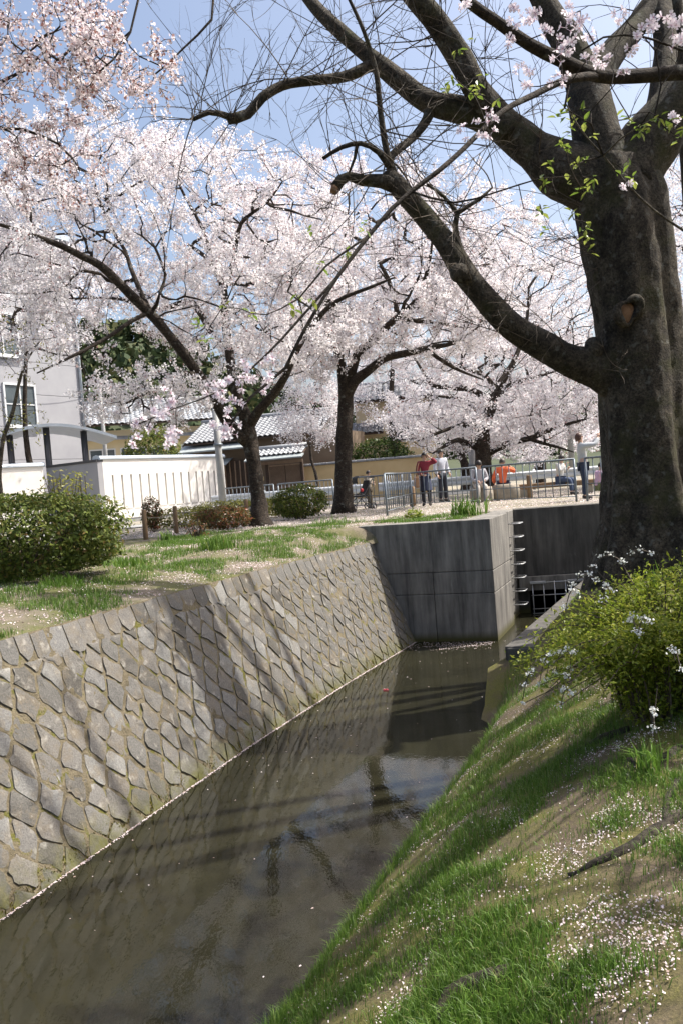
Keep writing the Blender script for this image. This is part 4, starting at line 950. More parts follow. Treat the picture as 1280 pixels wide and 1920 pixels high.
# cut stub, burl and the healed knot
e = P(629, 353, BY - .6) - bb; MB().tube([e + Vector((.01, 0, .02)), e + Vector((-.03, -.03, -.06))], [.066, .05], 12).build('cut_stub', MAT['cutwood'], BT.o, True)
e = P(860, 512, BY - .72) - bb; MB().ball(e, (.13, .10, .13), 12, 8).build('burl', MAT['bark_big'], BT.o, True)
e = P(1112, 655, BY - .25) - bb; MB().ball(e, (.13, .14, .17), 14, 10).build('burl', MAT['bark_big'], BT.o, True)
kc = P(1176, 585, BY - .60) - bb; ring = []
for j in range(25):
    th = 2 * math.pi * j / 24; q = 1 + .22 * math.sin(2 * th + .6) + .12 * math.sin(3 * th)
    ring.append(kc + Vector((.13 * q * math.cos(th), -.01 - .03 * math.cos(th - 2.2), .17 * q * math.sin(th))))
MB().tube(ring, [.045 + .022 * math.sin(j * .55 + .4) for j in range(25)], 10, False, .5).build('knot_ring', MAT['bark_big'], BT.o, True)
MB().ball(kc + Vector((0, .07, 0)), (.13, .07, .16), 14, 8).build('knot_hollow', MAT['cutwood'], BT.o, True)
# bare sprouts
tw = MB()
def sprout(p, d, L, r, depth):
    nseg = 7; pts_ = [p]; dd_ = d.normalized()
    curl = Vector((random.gauss(0, 1), random.gauss(0, 1), random.gauss(.1, 1))) * .13
    for i in range(nseg):
        dd_ = (dd_ + curl * .5 + Vector((random.gauss(0, 1), random.gauss(0, 1), random.gauss(0, 1))) * .06).normalized(); pts_.append(pts_[-1] + dd_ * (L / nseg))
    tw.tube([q - bb for q in pts_], list(np.linspace(r, r * .35, nseg + 1)), 4 if depth < 2 else 3, False)
    if depth < 3:
        for i in range(random.randint(2, 4) if depth == 0 else random.randint(0, 3)):
            j = random.randint(2, nseg - 1); dn = (pts_[j + 1] - pts_[j]).normalized()
            sprout(pts_[j], dn + Vector((random.gauss(0, 1), random.gauss(0, 1), random.gauss(.1, 1))) * .6, L * random.uniform(.3, .6), r * .6, depth + 1)
for (a, r), cnt in zip(BL, [24, 12, 10, 8, 2, 26, 5, 26, 20, 22, 6, 5, 6, 5, 8, 4]):
    for _ in range(cnt):
        i = random.randint(int(len(a) * .15), len(a) - 1); d = Vector((random.gauss(0, 1), random.gauss(0, .7), random.gauss(.55, .9)))
        sprout(a[i], d, random.uniform(.6, 2.0), random.uniform(.006, .011), 0)
for _ in range(18):
    a = P(1120 + random.uniform(-20, 10), random.uniform(380, 640), BY - .3); sprout(a, Vector((-1, random.gauss(-.2, .4), random.gauss(.2, .5))), random.uniform(.6, 1.9), .007, 0)
tw.build('sprouts', MAT['twig'], BT.o)['kind'] = 'stuff'

# tall bare trees standing beyond the right edge; their stems streak the stone wall with shadow
def bare_tree(x, y, label, stems, seed):
    random.seed(seed); b0 = Vector((x, y, zr(x, y))); T = Tree('bare_tree', label, 'tree', b0, 'bare trees on the near bank')
    fork = b0 + Vector((0, 0, 3.2)); path = resample([b0 - Vector((0, 0, .2)), b0 + Vector((0, 0, 1.2)), fork], .2)
    T.limb(path, list(np.linspace(.36, .22, len(path))), 'trunk', MAT['bark_big'], 14, .2)
    for (dx, dy, h, r) in stems:
        e = b0 + Vector((dx, dy, h)); pth = resample([fork - Vector((0, 0, .3)), fork.lerp(e, .3) + Vector((dx * .12, dy * .12, -.1)), fork.lerp(e, .65), e], .3)
        T.limb(pth, list(np.linspace(r, r * .3, len(pth))), 'limb', MAT['bark_big'], 10, .12)
    T.grow([b0 + Vector((random.uniform(-.4, 2.6), random.uniform(-2, 1.5), random.uniform(9, 14))) for _ in range(40)], .4, .2, .008, .5, 0, None, .06); T.branches(MAT['bark_big'])
bare_tree(6.0, 13.4, 'bare tree standing close behind the massive trunk at the right edge', [(-.35, -.5, 12.5, .14), (.2, .6, 13, .13), (.9, -.2, 13.5, .12), (.3, -1.3, 12, .10)], 3)
bare_tree(5.5, 9.7, 'tall bare tree just beyond the right edge beside the massive trunk', [(-.35, -.5, 13.0, .13), (.3, .5, 13.5, .12), (.8, -.8, 13, .10), (-.1, -1.3, 12.4, .09)], 5)
# ------------------------------------------------------------------ shrubs, hedges, grass, petals
def leaf_gons(Cn, size, N_, aspect=.42):
    """pointed leaf quads; N_ are rough outward normals"""
    n = len(Cn); Nn = N_ + rng.normal(0, .55, (n, 3)); Nn /= np.linalg.norm(Nn, axis=1, keepdims=True)
    return gons(Cn, size, 4, Nn, aspect, .12)
def shrub(name, label, p, rad, mat, n, size, cat='shrub', group=None, boxy=2.0, stems=12, hole=.62, stem_mat='twig', flat=0.0, rz=0.0, lift=0.0):
    o = empty(name, p, rz); tag(o, label, cat, group); p = Vector(p)
    u = rand_unit(n); e = (np.abs(u) ** boxy).sum(1) ** (-1 / boxy); u2 = u * e[:, None]
    rr = rng.uniform(hole, 1.0, n) ** .6
    wobble = np.array([1 + .16 * nz(v[0] * 2.6 + p.x, v[1] * 2.6 + p.y, v[2] * 2.6) + .10 * nz(v[0] * 7, v[1] * 7 + p.x, v[2] * 7) for v in u])
    c = u2 * (rr * wobble)[:, None] * np.array(rad) + np.array([0, 0, rad[2] * .92 + lift])
    keep = c[:, 2] > .03 + .12 * rng.random(n) * rad[2]; c = c[keep]; u = u[keep]
    up_ = u * .6 + np.array([0, 0, .6])
    V, F = leaf_gons(c, size * rng.uniform(.65, 1.3, len(c)), up_); np_obj('foliage', V, F, mat, o)['kind'] = 'stuff'
    m = MB()
    for k in range(stems):
        th = random.uniform(0, 6.28); q = random.uniform(.2, .85); e_ = Vector((rad[0] * q * math.cos(th), rad[1] * q * math.sin(th), lift + rad[2] * random.uniform(.7, 1.7)))
        s0 = Vector((e_.x * .2, e_.y * .2, -.05)); m.tube([s0, s0.lerp(e_, .5) + Vector((random.gauss(0, .05), random.gauss(0, .05), .05)), e_], [.016, .011, .005], 5, False)
    m.build('stems', MAT[stem_mat], o)['kind'] = 'stuff'
    return o
def gz(x, y): return zl(x, y) if y < 18.6 else TOP_Z
def on_left(px, py, Y): p = P(px, py, Y); p.z = gz(p.x, p.y); return p
shrub('hedge', 'big rounded clipped evergreen hedge at the left edge above the stone wall', on_left(40, 1112, 11.5), (1.48, .95, .62), MAT['leaf_olive'], 17000, .040, 'hedge', None, 2.6, 40, .55, 'twig')
shrub('yellow_sapling', 'thin sapling with yellow green leaves rising out of the hedge', on_left(140, 1080, 12.3), (.42, .3, .30), MAT['leaf_yellow'], 260, .034, 'shrub', None, 2, 14, .2, 'twig', lift=.98)
shrub('azalea', 'rounded green azalea left of the upright dark cherry trunk', on_left(565, 975, 22.6), (.78, .6, .50), MAT['leaf_olive'], 4200, .042, 'shrub', 'low shrubs on the left bank', 2, 14, .6)
shrub('azalea', 'low azalea with russet leaves left of the nearest cherry trunk', on_left(420, 1000, 19.6), (.72, .45, .30), MAT['leaf_red'], 3000, .036, 'shrub', 'low shrubs on the left bank', 2, 12, .55)
shrub('nandina', 'upright red tipped shrub against the long white wall by the stakes', on_left(287, 985, 21.5), (.28, .25, .50), MAT['leaf_red'], 1100, .040, 'shrub', None, 2, 8, .3)
shrub('low_hedge', 'yellow green low hedge in front of the long white wall', on_left(345, 985, 22.5), (1.15, .4, .30), MAT['leaf_yellow'], 3200, .038, 'hedge', 'yellow green hedging', 2.6, 14, .55)
shrub('low_hedge', 'yellow green low hedge around the foot of the grey steel pole', on_left(435, 965, 25.5), (1.3, .45, .34), MAT['leaf_yellow'], 3200, .040, 'hedge', 'yellow green hedging', 2.6, 14, .55)
shrub('low_hedge', 'yellow green low hedge between the two nearest cherry trunks', on_left(530, 960, 25.5), (.8, .45, .34), MAT['leaf_yellow'], 2200, .040, 'hedge', 'yellow green hedging', 2.6, 10, .55)
shrub('bare_shrub', 'small thin stemmed shrub with few leaves in front of the russet azalea', on_left(372, 1033, 17.2), (.30, .26, .24), MAT['leaf_red'], 200, .026, 'shrub', None, 2, 16, .2, 'twig')
shrub('garden_shrub', 'dark garden tree rising over the ochre wall', Vector((*P(712, 860, 45.5).xy, TOP_Z)), (1.9, 1.2, 1.35), MAT['leaf_dark'], 3800, .10, 'shrub', None, 2, 10, .5, 'twig', lift=.7)
shrub('garden_shrub', 'glossy evergreen tree behind the coping of the long white wall', Vector((*P(285, 850, 41).xy, TOP_Z)), (1.5, 1.2, 1.5), MAT['leaf_olive'], 3800, .085, 'shrub', None, 2, 12, .5, 'twig', lift=1.6)
shrub('green_shrub', 'small bright green plant on the pier behind its front edge', on_left(775, 968, 17.9), (.22, .2, .12), MAT['leaf_young'], 420, .030, 'plant', None, 2, 5, .3)
# sapling at the far left with drooping yellow leaves
b0 = on_left(4, 930, 20.5); sp = Tree('young_tree', 'slender young tree with drooping yellow green leaves at the left edge', 'tree', b0)
pa, ra = limb_px([(8, 960, 20.5), (0, 900, 20.5), (6, 830, 20.5), (25, 770, 20.5), (45, 690, 20.4), (75, 640, 20.3)], [.07, .06, .055, .05, .035, .015], .2)
sp.limb(pa, ra, 'trunk', MAT['bark_light'], 8, .1)
sp.grow(ell(55, 640, 20.4, 75, 80, 1, 46) + ell(20, 800, 20.3, 75, 45, .8, 40), .25, .25, .005, .5, .02, None, .03); sp.branches(MAT['bark'])
c = []
for i in range(sp.nlimb, len(sp.pos)):
    if sp.cnt[i] <= 2 and random.random() < .75: c += [tuple(sp.pos[i] - b0 + Vector((random.gauss(0, .07), random.gauss(0, .07), random.gauss(-.04, .07)))) for _ in range(6)]
c = np.array(c); V, F = gons(c, .052 * rng.uniform(.6, 1.2, len(c)), 4, None, .34, .1); np_obj('crown', V, F, MAT['leaf_yellow'], sp.o)['kind'] = 'stuff'

# --- grass
class Field:
    """a height or density function sampled on a grid for quick look-up"""
    def __init__(s, f, x0, x1, y0, y1, st):
        s.x0, s.y0, s.st = x0, y0, st; s.xs = np.arange(x0, x1 + st, st); s.ys = np.arange(y0, y1 + st, st)
        s.g = np.array([[f(x, y) for x in s.xs] for y in s.ys])
    def __call__(s, x, y):
        u = np.clip((np.asarray(x) - s.x0) / s.st, 0, len(s.xs) - 1.001); v = np.clip((np.asarray(y) - s.y0) / s.st, 0, len(s.ys) - 1.001)
        i, j = u.astype(int), v.astype(int); a, b = u - i, v - j; g = s.g
        return g[j, i] * (1 - a) * (1 - b) + g[j, i + 1] * a * (1 - b) + g[j + 1, i] * (1 - a) * b + g[j + 1, i + 1] * a * b
ZR = Field(zr, -3.5, 9.0, 0.6, 15.4, .07); ZL = Field(zl, -12, 3.6, 4.0, 19.2, .10)
def blades(XY, zf, length, width, lean=.5, vec=False):
    n = len(XY); XY = np.asarray(XY); zz = zf(XY[:, 0], XY[:, 1]) if vec else np.array([zf(x, y) for x, y in XY])
    b = np.stack([XY[:, 0], XY[:, 1], zz - .006], 1); th = rng.uniform(0, 6.283, n); L = length * rng.uniform(.5, 1.3, n)
    side = np.stack([np.cos(th), np.sin(th), np.zeros(n)], 1); la = th + 1.57 + rng.normal(0, .5, n); ln_ = np.minimum(np.abs(rng.normal(0, lean, n)), 1.25)
    ld_ = np.stack([np.cos(la), np.sin(la), np.zeros(n)], 1); w_ = (width * rng.uniform(.7, 1.3, n))[:, None]
    mid = b + np.array([0, 0, 1]) * (L * .6)[:, None] + ld_ * (ln_ * L * .26)[:, None]
    tip = b + np.array([0, 0, 1]) * (L * (1 - .28 * ln_))[:, None] + ld_ * (ln_ * L * .75)[:, None]
    V = np.stack([b - side * w_, b + side * w_, mid + side * w_ * .8, mid - side * w_ * .8, tip + side * w_ * .12, tip - side * w_ * .12], 1).reshape(-1, 3)
    i = np.arange(n)[:, None] * 6; F = np.concatenate([i + np.array([0, 1, 2, 3]), i + np.array([3, 2, 4, 5])], 0)
    return V, F
GR = Field(lambda x, y: nz(x * 1.5 + 3, y * 1.5, 7) + .6 * nz(x * 3.7, y * 3.7, 3), -3.5, 9.0, 0.6, 15.4, .09)
def take(n, draw, prob):
    out = []; k = 0
    while k < n:
        x, y = draw(60000); m_ = rng.random(len(x)) < prob(x, y); out.append(np.stack([x[m_], y[m_]], 1)); k += int(m_.sum())
    return np.concatenate(out)[:n]
def near_bank(n):
    y = 1.2 + 13.5 * rng.random(n) ** 1.35; return np.interp(y, EYs, EX) + rng.random(n) ** .8 * (1.4 + y * .42), y
def off_low_wall(x, y): return ~((y > 11.6) & (x < np.interp(y, EYs, EX) + .5))
def p_grass(x, y):
    s = (x - np.interp(y, EYs, EX)) * .92; near = np.clip(1.15 - y / 22, .35, 1)
    g = np.clip((GR(x, y) + .10) * 3.0, 0, 1) * .9 + .10; g = np.where(s < .30 + .12 * np.sin(y * 3.1) + .08 * np.sin(y * 7.3), 1, g)
    return g * near * off_low_wall(x, y)
pts_ = take(165000, near_bank, p_grass)
sd = (pts_[:, 0] - np.interp(pts_[:, 1], EYs, EX)); ln_arr = np.where(sd < .34, .105, .058) * (1 + .5 * GR(pts_[:, 0], pts_[:, 1]))
V, F = blades(pts_, ZR, ln_arr, .0019, .7, True)
tag(np_obj('bank_grass', V, F, MAT['grass']), 'fresh green grass growing in patches on the near bank', 'grass', kind='stuff')
GL = Field(lambda x, y: nz(x * 1.1, y * 1.1, 11) + .7 * nz(x * 3.3, y * 3.3, 5), -12, 3.6, 4.0, 19.2, .10)
def verge(n):
    y = 5 + 14 * rng.random(n); s_ = rng.random(n) ** 1.15 * 6.3
    return np.where(y < 16.45, np.interp(np.minimum(y, 16.4), FY, FX) - BATTER, 2.6) - s_ - .02, y
pts_ = take(58000, verge, lambda x, y: .09 + (GL(x, y) + .05) * 2.4)
V, F = blades(pts_, ZL, .08, .0036, .8, True)
tag(np_obj('verge_grass', V, F, MAT['grass']), 'thin tufted grass on the dry verge above the stone wall', 'grass', kind='stuff')
def tuft(px, py, Y, n, L, spread, label, mat='grass', zf=None, wd=.006, name='grass_tuft'):
    p = P(px, py, Y); zf = zf or gz; p.z = zf(p.x, p.y)
    xy = rng.normal(0, spread, (n, 2)); V, F = blades(xy, lambda x, y: zf(x + p.x, y + p.y) - p.z, L, wd, .9)
    o = np_obj(name, V, F, MAT[mat]); o.location = p; return tag(o, label, 'plant', 'grass clumps on the left bank' if zf is gz else None)
tuft(872, 972, 17.6, 150, .42, .16, 'strap leaved green clump on the pier in front of the railing', wd=.013, name='leafy_clump')
tuft(410, 1058, 14.6, 420, .26, .18, 'thick dark green grass clump close to the wall top below the russet azalea')
tuft(316, 1032, 16.6, 60, .26, .07, 'small strap leaved clump between the hedge and the bare shrub', wd=.013)
tuft(250, 1090, 12.6, 200, .17, .16, 'bright grass clump at the right foot of the hedge')
tuft(120, 1128, 10.6, 170, .15, .14, 'sparse grass clump in front of the hedge near the wall top')
tuft(620, 1000, 18.6, 160, .18, .22, 'grass clump right of the nearest cherry trunk')
tuft(1222, 1035, 10.6, 26, .36, .05, 'long bladed grass sprouting at the foot of the massive trunk', zf=zr, wd=.010)
tuft(1225, 1505, 4.6, 60, .20, .04, 'long bladed grass clump among the roots on the near bank', zf=zr, wd=.005)

# --- fallen petals
def petals(XY, zf, size, lift=.006, tilt=.35, vec=False):
    n = len(XY); XY = np.asarray(XY); zz = zf(XY[:, 0], XY[:, 1]) if vec else np.array([zf(x, y) for x, y in XY])
    c = np.stack([XY[:, 0], XY[:, 1], zz + lift], 1); Nn = np.tile([0, 0, 1.0], (n, 1)) + rng.normal(0, tilt, (n, 3)); Nn /= np.linalg.norm(Nn, axis=1, keepdims=True)
    return gons(c, size * rng.uniform(.45, 1.25, n), 5, Nn, .72, .10)
PR = Field(lambda x, y: nz(x * 1.6 + 9, y * 1.6, 2) + .7 * nz(x * 5, y * 5, 8), -3.5, 9.0, 0.6, 15.4, .09)
pts_ = take(30000, near_bank, lambda x, y: (.05 + np.clip(PR(x, y) - .02, 0, 1) * 1.7) * off_low_wall(x, y) * np.where(x - np.interp(y, EYs, EX) > .15, 1, .1))
V, F = petals(pts_, ZR, .0056, .012, .45, True); tag(np_obj('bank_petals', V, F, MAT['petal']), 'fallen cherry petals scattered over the near grass bank', 'petals', kind='stuff')
PLf = Field(lambda x, y: nz(x * 1.1, y * 1.1, 21) + .6 * nz(x * 3, y * 3, 25), -12, 3.6, 4.0, 19.2, .10)
pts_ = take(24000, verge, lambda x, y: .2 + np.clip(PLf(x, y) + .05, 0, 1) * 1.4)
V, F = petals(pts_, ZL, .012, .008, .4, True); tag(np_obj('verge_petals', V, F, MAT['petal']), 'fallen cherry petals on the verge above the stone wall', 'petals', kind='stuff')
n = 15000; XY = np.stack([rng.uniform(-6, 9, n), 18.7 + 14 * rng.random(n) ** 1.3], 1)
V, F = petals(XY, lambda x, y: TOP_Z + .02, .018, .006); tag(np_obj('plaza_petals', V, F, MAT['petal']), 'fallen cherry petals over the gravel behind the railings', 'petals', kind='stuff')
pts_ = []
for _ in range(2600):
    y = 4.5 + 11.6 * rng.random() ** .85; pts_.append((foot_x(y) + .012 + abs(rng.normal(0, .016)) + .02 * max(0, nz(y * 3, 1)), y))
for _ in range(130):
    y = 4 + 11.8 * rng.random(); x = foot_x(y) + (edge_x(y) - foot_x(y)) * rng.random() ** 1.4; pts_.append((x, y))
for _ in range(420):
    t = rng.random(); q = PL.lerp(PA, .38 + .6 * t); b_ = abs(rng.normal(0, .32)); pts_.append((q.x - .05 - b_ * .25, q.y - .02 - b_ * (1 + .5 * nz(t * 9, b_ * 7))))
for (cx, cy) in ((1.9, 15.5), (1.7, 15.25), (2.2, 15.35), (2.5, 15.55)):
    for _ in range(70): pts_.append((cx + rng.normal(0, .13), cy + rng.normal(0, .05)))
V, F = petals(np.array(pts_), lambda x, y: 0, .010, .004, .06); tag(np_obj('floating_petals', V, F, MAT['petal']), 'white petals drifting on the canal and lining the wall foot', 'petals', kind='stuff')
pk = PZ(722, 1294, .006); V, F = gons(np.array([(rng.normal(0, .025), rng.normal(0, .012), abs(rng.normal(0, .006))) for _ in range(22)]), .014, 5)
o = np_obj('pink_flower', V, F, simple('deep_pink_petal', [(0.70, 0.16, 0.20)], rough=.6)); o.location = pk; tag(o, 'small deep pink flower head floating on the water', 'flower')
# moss tufts along the foot of the wall
pts_ = [(foot_x(y) + rng.normal(-.03, .02), y) for y in 5 + 11 * rng.random(5200)]
V, F = blades(np.array(pts_), lambda x, y: max(0, (foot_x(y) - x) * 2.4), .030, .006, 1.1)
tag(np_obj('wall_moss', V, F, leafy('moss', [(0, (.09, .085, .015)), (1, (.20, .18, .03))], .2, .8, .1)), 'yellow green moss along the foot of the stone wall', 'moss', kind='stuff')

# --- flowering spirea on the near bank
sb = P(1250, 1345, 5.7); sb.z = zr(sb.x, sb.y)
so = empty('spirea_bush', sb); tag(so, 'arching bright green bush with white flower sprays on the near bank', 'bush')
m = MB(); lc = []; sprays = []
for k in range(130):
    th = random.uniform(0, 6.283); out = random.uniform(.35, 1.0); hgt = random.uniform(.62, .98) * (.80 if math.cos(th) < -.3 else 1)
    if math.cos(th) < -.3 and random.random() < .5: out *= 1.05
    e = Vector((math.cos(th) * out * 1.05, math.sin(th) * out * .95, hgt * (1.25 - .75 * out ** 1.6)))
    c_ = Vector((e.x * .35, e.y * .35, hgt * 1.12)); s0 = Vector((math.cos(th) * out * .30, math.sin(th) * out * .30, -.03)); pp = []
    for t in np.linspace(0, 1, 9): pp.append(s0 * (1 - t) ** 2 + c_ * (2 * t * (1 - t)) + e * t * t)
    m.tube(pp, list(np.linspace(.008, .0025, 9)), 4, False)
    for t in np.linspace(.05, 1, 34):
        q = s0 * (1 - t) ** 2 + c_ * (2 * t * (1 - t)) + e * t * t
        for _ in range(8): lc.append(q + Vector((random.gauss(0, .055), random.gauss(0, .055), random.gauss(0, .05))))
m.build('stems', MAT['twig'], so)['kind'] = 'stuff'
lc = np.array([tuple(v) for v in lc]); V, F = leaf_gons(lc, .019 * rng.uniform(.6, 1.3, len(lc)), np.tile([0, 0, .7], (len(lc), 1)), .40); np_obj('foliage', V, F, MAT['leaf_young'], so)['kind'] = 'stuff'
def spray(px0, py0, px1, py1, Y, n, r=.016, droop=.06):
    a = P(px0, py0, Y) - sb; b_ = P(px1, py1, Y - .1) - sb; mm = MB(); cc = []
    pth = [a.lerp(b_, t) + Vector((0, 0, droop * math.sin(math.pi * t))) for t in np.linspace(0, 1, 7)]
    st = MB().tube([Vector((0, 0, .5)).lerp(a, .6)] + pth, .0035, 4, False).build('flower_stem', MAT['twig'], so)
    for t in np.linspace(0, 1, max(3, n // 3)):
        q = a.lerp(b_, t) + Vector((0, 0, droop * math.sin(math.pi * t)))
        for _ in range(17): cc.append(tuple(q + Vector((random.gauss(0, r), random.gauss(0, r), random.gauss(.008, r * .7)))))
    V, F = gons(np.array(cc), .0075 * rng.uniform(.7, 1.2, len(cc)), 5); np_obj('flower_spray', V, F, MAT['white_flower'], st)['kind'] = 'stuff'
for a in [(1110, 1062, 1165, 1052, 5.9, 12), (1072, 1098, 1120, 1088, 5.9, 14), (1165, 1055, 1220, 1038, 6.1, 12), (1060, 1138, 1080, 1112, 5.8, 6), (1130, 1125, 1142, 1108, 5.5, 6), (1195, 1190, 1215, 1168, 5.1, 7), (1258, 1220, 1276, 1258, 4.9, 10), 
          (978, 1320, 998, 1258, 5.7, 12, .012), (1010, 1285, 1030, 1230, 5.6, 10, .012), (1022, 1275, 1045, 1225, 5.5, 12, .012), (1040, 1262, 1062, 1218, 5.5, 9, .012), (1050, 1322, 1070, 1300, 5.2, 6, .014), (1054, 1300, 1062, 1268, 5.3, 6, .012), (1068, 1255, 1075, 1225, 5.4, 6, .014), (1224, 1365, 1226, 1340, 4.8, 5, .012), (1180, 1165, 1192, 1185, 5.2, 5, .014)]: spray(*a)
# --- roots breaking the surface of the near bank
def root(pts_, r, label):
    path = []
    for (px, py, Y) in pts_:
        q = P(px, py, Y); z = zr(q.x, q.y); path.append(Vector((q.x, q.y, z)))
    path = resample(path, .06); base = path[0].copy()
    for q in path: q.z = zr(q.x, q.y) - r * .05 + .012 * nz(q.x * 9, q.y * 9)
    o = MB().tube([q - base for q in path], [r * (.55 + .6 * math.sin(math.pi * min(1, .15 + i / len(path))) + .18 * nz(i * .3, r * 50)) for i in range(len(path))], 10, True, .3).build('tree_root', MAT['bark_big'], None, True)
    o.location = base; tag(o, label, 'root', 'surface roots on the near bank')
def ground_at(px, py):
    """distance at which the photo direction meets the near bank"""
    lo = 1.5
    for Y in np.arange(1.5, 14, .03):
        q = P(px, py, float(Y))
        if q.z <= zr(q.x, q.y): return float(Y)
    return 8.0
def rt(lst, r, label): root([(a, b_, ground_at(a, b_)) for a, b_ in lst], r, label)
rt([(1275, 1405), (1240, 1428), (1205, 1440), (1180, 1432), (1178, 1465)], .035, 'gnarled root with a bent end under the flowering bush')
rt([(1278, 1460), (1262, 1485), (1250, 1520), (1248, 1550)], .022, 'thin pale root dropping steeply at the right edge')
rt([(1279, 1530), (1230, 1560), (1170, 1600), (1110, 1625), (1065, 1645)], .030, 'long root crossing the bank diagonally from the right edge')
rt([(960, 1830), (900, 1850), (850, 1880), (825, 1925)], .045, 'dark mossy root hump at the bottom of the bank')
rt([(1180, 1370), (1135, 1385), (1095, 1405), (1065, 1425)], .030, 'mossy root half buried below the bush')

# ------------------------------------------------------------------ near cherry on the right whose limbs, flowers and young leaves hang into view
b0 = Vector((5.1, 5.9, zr(5.1, 5.9)))
T5 = Tree('cherry_tree', 'near cherry limb with large single blossoms and young leaves at the upper right', 'tree', b0, 'cherry trees in blossom')
path = resample([b0 - Vector((0, 0, .2)), b0 + Vector((-.1, 0, 1.0)), b0 + Vector((-.3, -.1, 2.4)), b0 + Vector((-.5, -.1, 3.4)), b0 + Vector((-.4, 0, 5)), b0 + Vector((-.2, .2, 7))], .2)
T5.limb(path, list(np.interp(np.linspace(0, 1, len(path)), [0, .1, .5, 1], [.38, .27, .2, .09])), 'trunk', MAT['bark'], 16, .2)
crotch = path[int(len(path) * .5)]; T5.pos, T5.par, T5.plen, T5.dir = [], [], [], []
def limb5(first, lst, radii, name='limb', mat=MAT['bark']):
    pts_ = ([first] if first is not None else []) + [P(*q) for q in lst]; pth = resample(pts_, .08)
    T5.limb(pth, list(np.interp(np.linspace(0, 1, len(pth)), np.linspace(0, 1, len(radii)), radii)), name, mat, 10, .12)
limb5(crotch, [(1420, 150, 5.5), (1290, 136, 5.2), (1200, 142, 5.1), (1120, 142, 5.0), (1050, 112, 4.9), (990, 82, 4.8), (930, 40, 4.7), (880, 5, 4.6), (840, -40, 4.5)], [.11, .085, .072, .068, .064, .052, .045, .040, .034, .026])
limb5(None, [(1120, 142, 5.0), (1060, 150, 4.8), (1000, 178, 4.6), (945, 206, 4.4), (901, 246, 4.25), (866, 281, 4.15), (822, 320, 4.05), (770, 359, 4.0), (735, 390, 3.95), (691, 442, 3.9), (634, 517, 3.8), (590, 585, 3.75), (560, 639, 3.7), (535, 690, 3.7), (470, 745, 3.65), (430, 800, 3.6)], [.028, .024, .020, .018, .016, .014, .013, .012, .011, .010, .009, .008, .007, .006, .004])
limb5(None, [(634, 517, 3.8), (560, 600, 3.72), (500, 665, 3.65), (420, 730, 3.6), (330, 765, 3.5), (250, 800, 3.45)], [.007, .006, .005, .004, .003, .002])
limb5(None, [(691, 442, 3.9), (610, 500, 3.8), (560, 560, 3.75), (500, 590, 3.7)], [.006, .005, .004, .002])
limb5(crotch + Vector((0, 0, .3)), [(1430, 520, 4.6), (1280, 432, 4.2), (1200, 372, 4.1), (1130, 292, 4.0), (1085, 240, 3.95), (1060, 195, 3.9)], [.05, .025, .012, .010, .008, .006, .003], 'limb', MAT['bark_light'])
limb5(crotch + Vector((0, 0, .6)), [(1400, 130, 4.3), (1280, 95, 3.9), (1200, 68, 3.8), (1130, 70, 3.7), (1090, 95, 3.7)], [.04, .014, .010, .008, .007, .004])
limb5(None, [(1130, 292, 4.0), (1160, 262, 3.9), (1200, 235, 3.8), (1225, 222, 3.8)], [.005, .004, .003, .002], 'limb', MAT['bark_light'])
limb5(None, [(770, 359, 4.0), (850, 380, 4.0), (930, 360, 4.0), (1010, 335, 4.0), (1070, 330, 4.0)], [.006, .005, .004, .004, .002])
random.seed(21)
def ctr(px, py, Y, sx, sy, n): return [P(px + random.uniform(-sx, sx), py + random.uniform(-sy, sy), Y + random.uniform(-.15, .15)) for _ in range(n)]
fl_c = ctr(990, 60, 3.8, 55, 40, 9) + ctr(1085, 55, 3.75, 35, 45, 10) + ctr(1190, 55, 3.7, 35, 35, 7) + ctr(1258, 60, 3.7, 22, 35, 7) + ctr(1010, 135, 3.9, 45, 30, 6) + ctr(890, 235, 4.2, 45, 25, 6) + ctr(870, 8, 4.3, 14, 8, 2) + ctr(1130, 128, 3.9, 40, 16, 4) + ctr(485, 705, 3.65, 35, 28, 6) + ctr(318, 765, 3.5, 28, 25, 5) + ctr(300, 810, 3.45, 50, 22, 6) + ctr(420, 740, 3.6, 40, 30, 7) + ctr(400, 800, 3.6, 45, 25, 5) + ctr(1165, 335, 3.9, 12, 10, 1) + ctr(1270, 230, 3.9, 12, 15, 2)
lf_c = ctr(1075, 235, 3.95, 40, 50, 11) + ctr(1060, 380, 3.95, 50, 75, 15) + ctr(1195, 238, 3.8, 50, 22, 9) + ctr(860, 150, 4.3, 40, 30, 7) + ctr(640, 450, 3.9, 60, 50, 6) + ctr(430, 600, 3.7, 60, 40, 5) + ctr(1265, 240, 3.8, 18, 40, 5) + ctr(1105, 460, 3.95, 25, 12, 2) + ctr(900, 130, 4.3, 70, 60, 4) + ctr(560, 560, 3.75, 40, 30, 3) + ctr(1150, 310, 3.95, 60, 40, 6)
T5.grow(fl_c + lf_c, .10, .15, .0022, .4, .0, None, .006); T5.branches(MAT['bark'], 'twigs', 4)
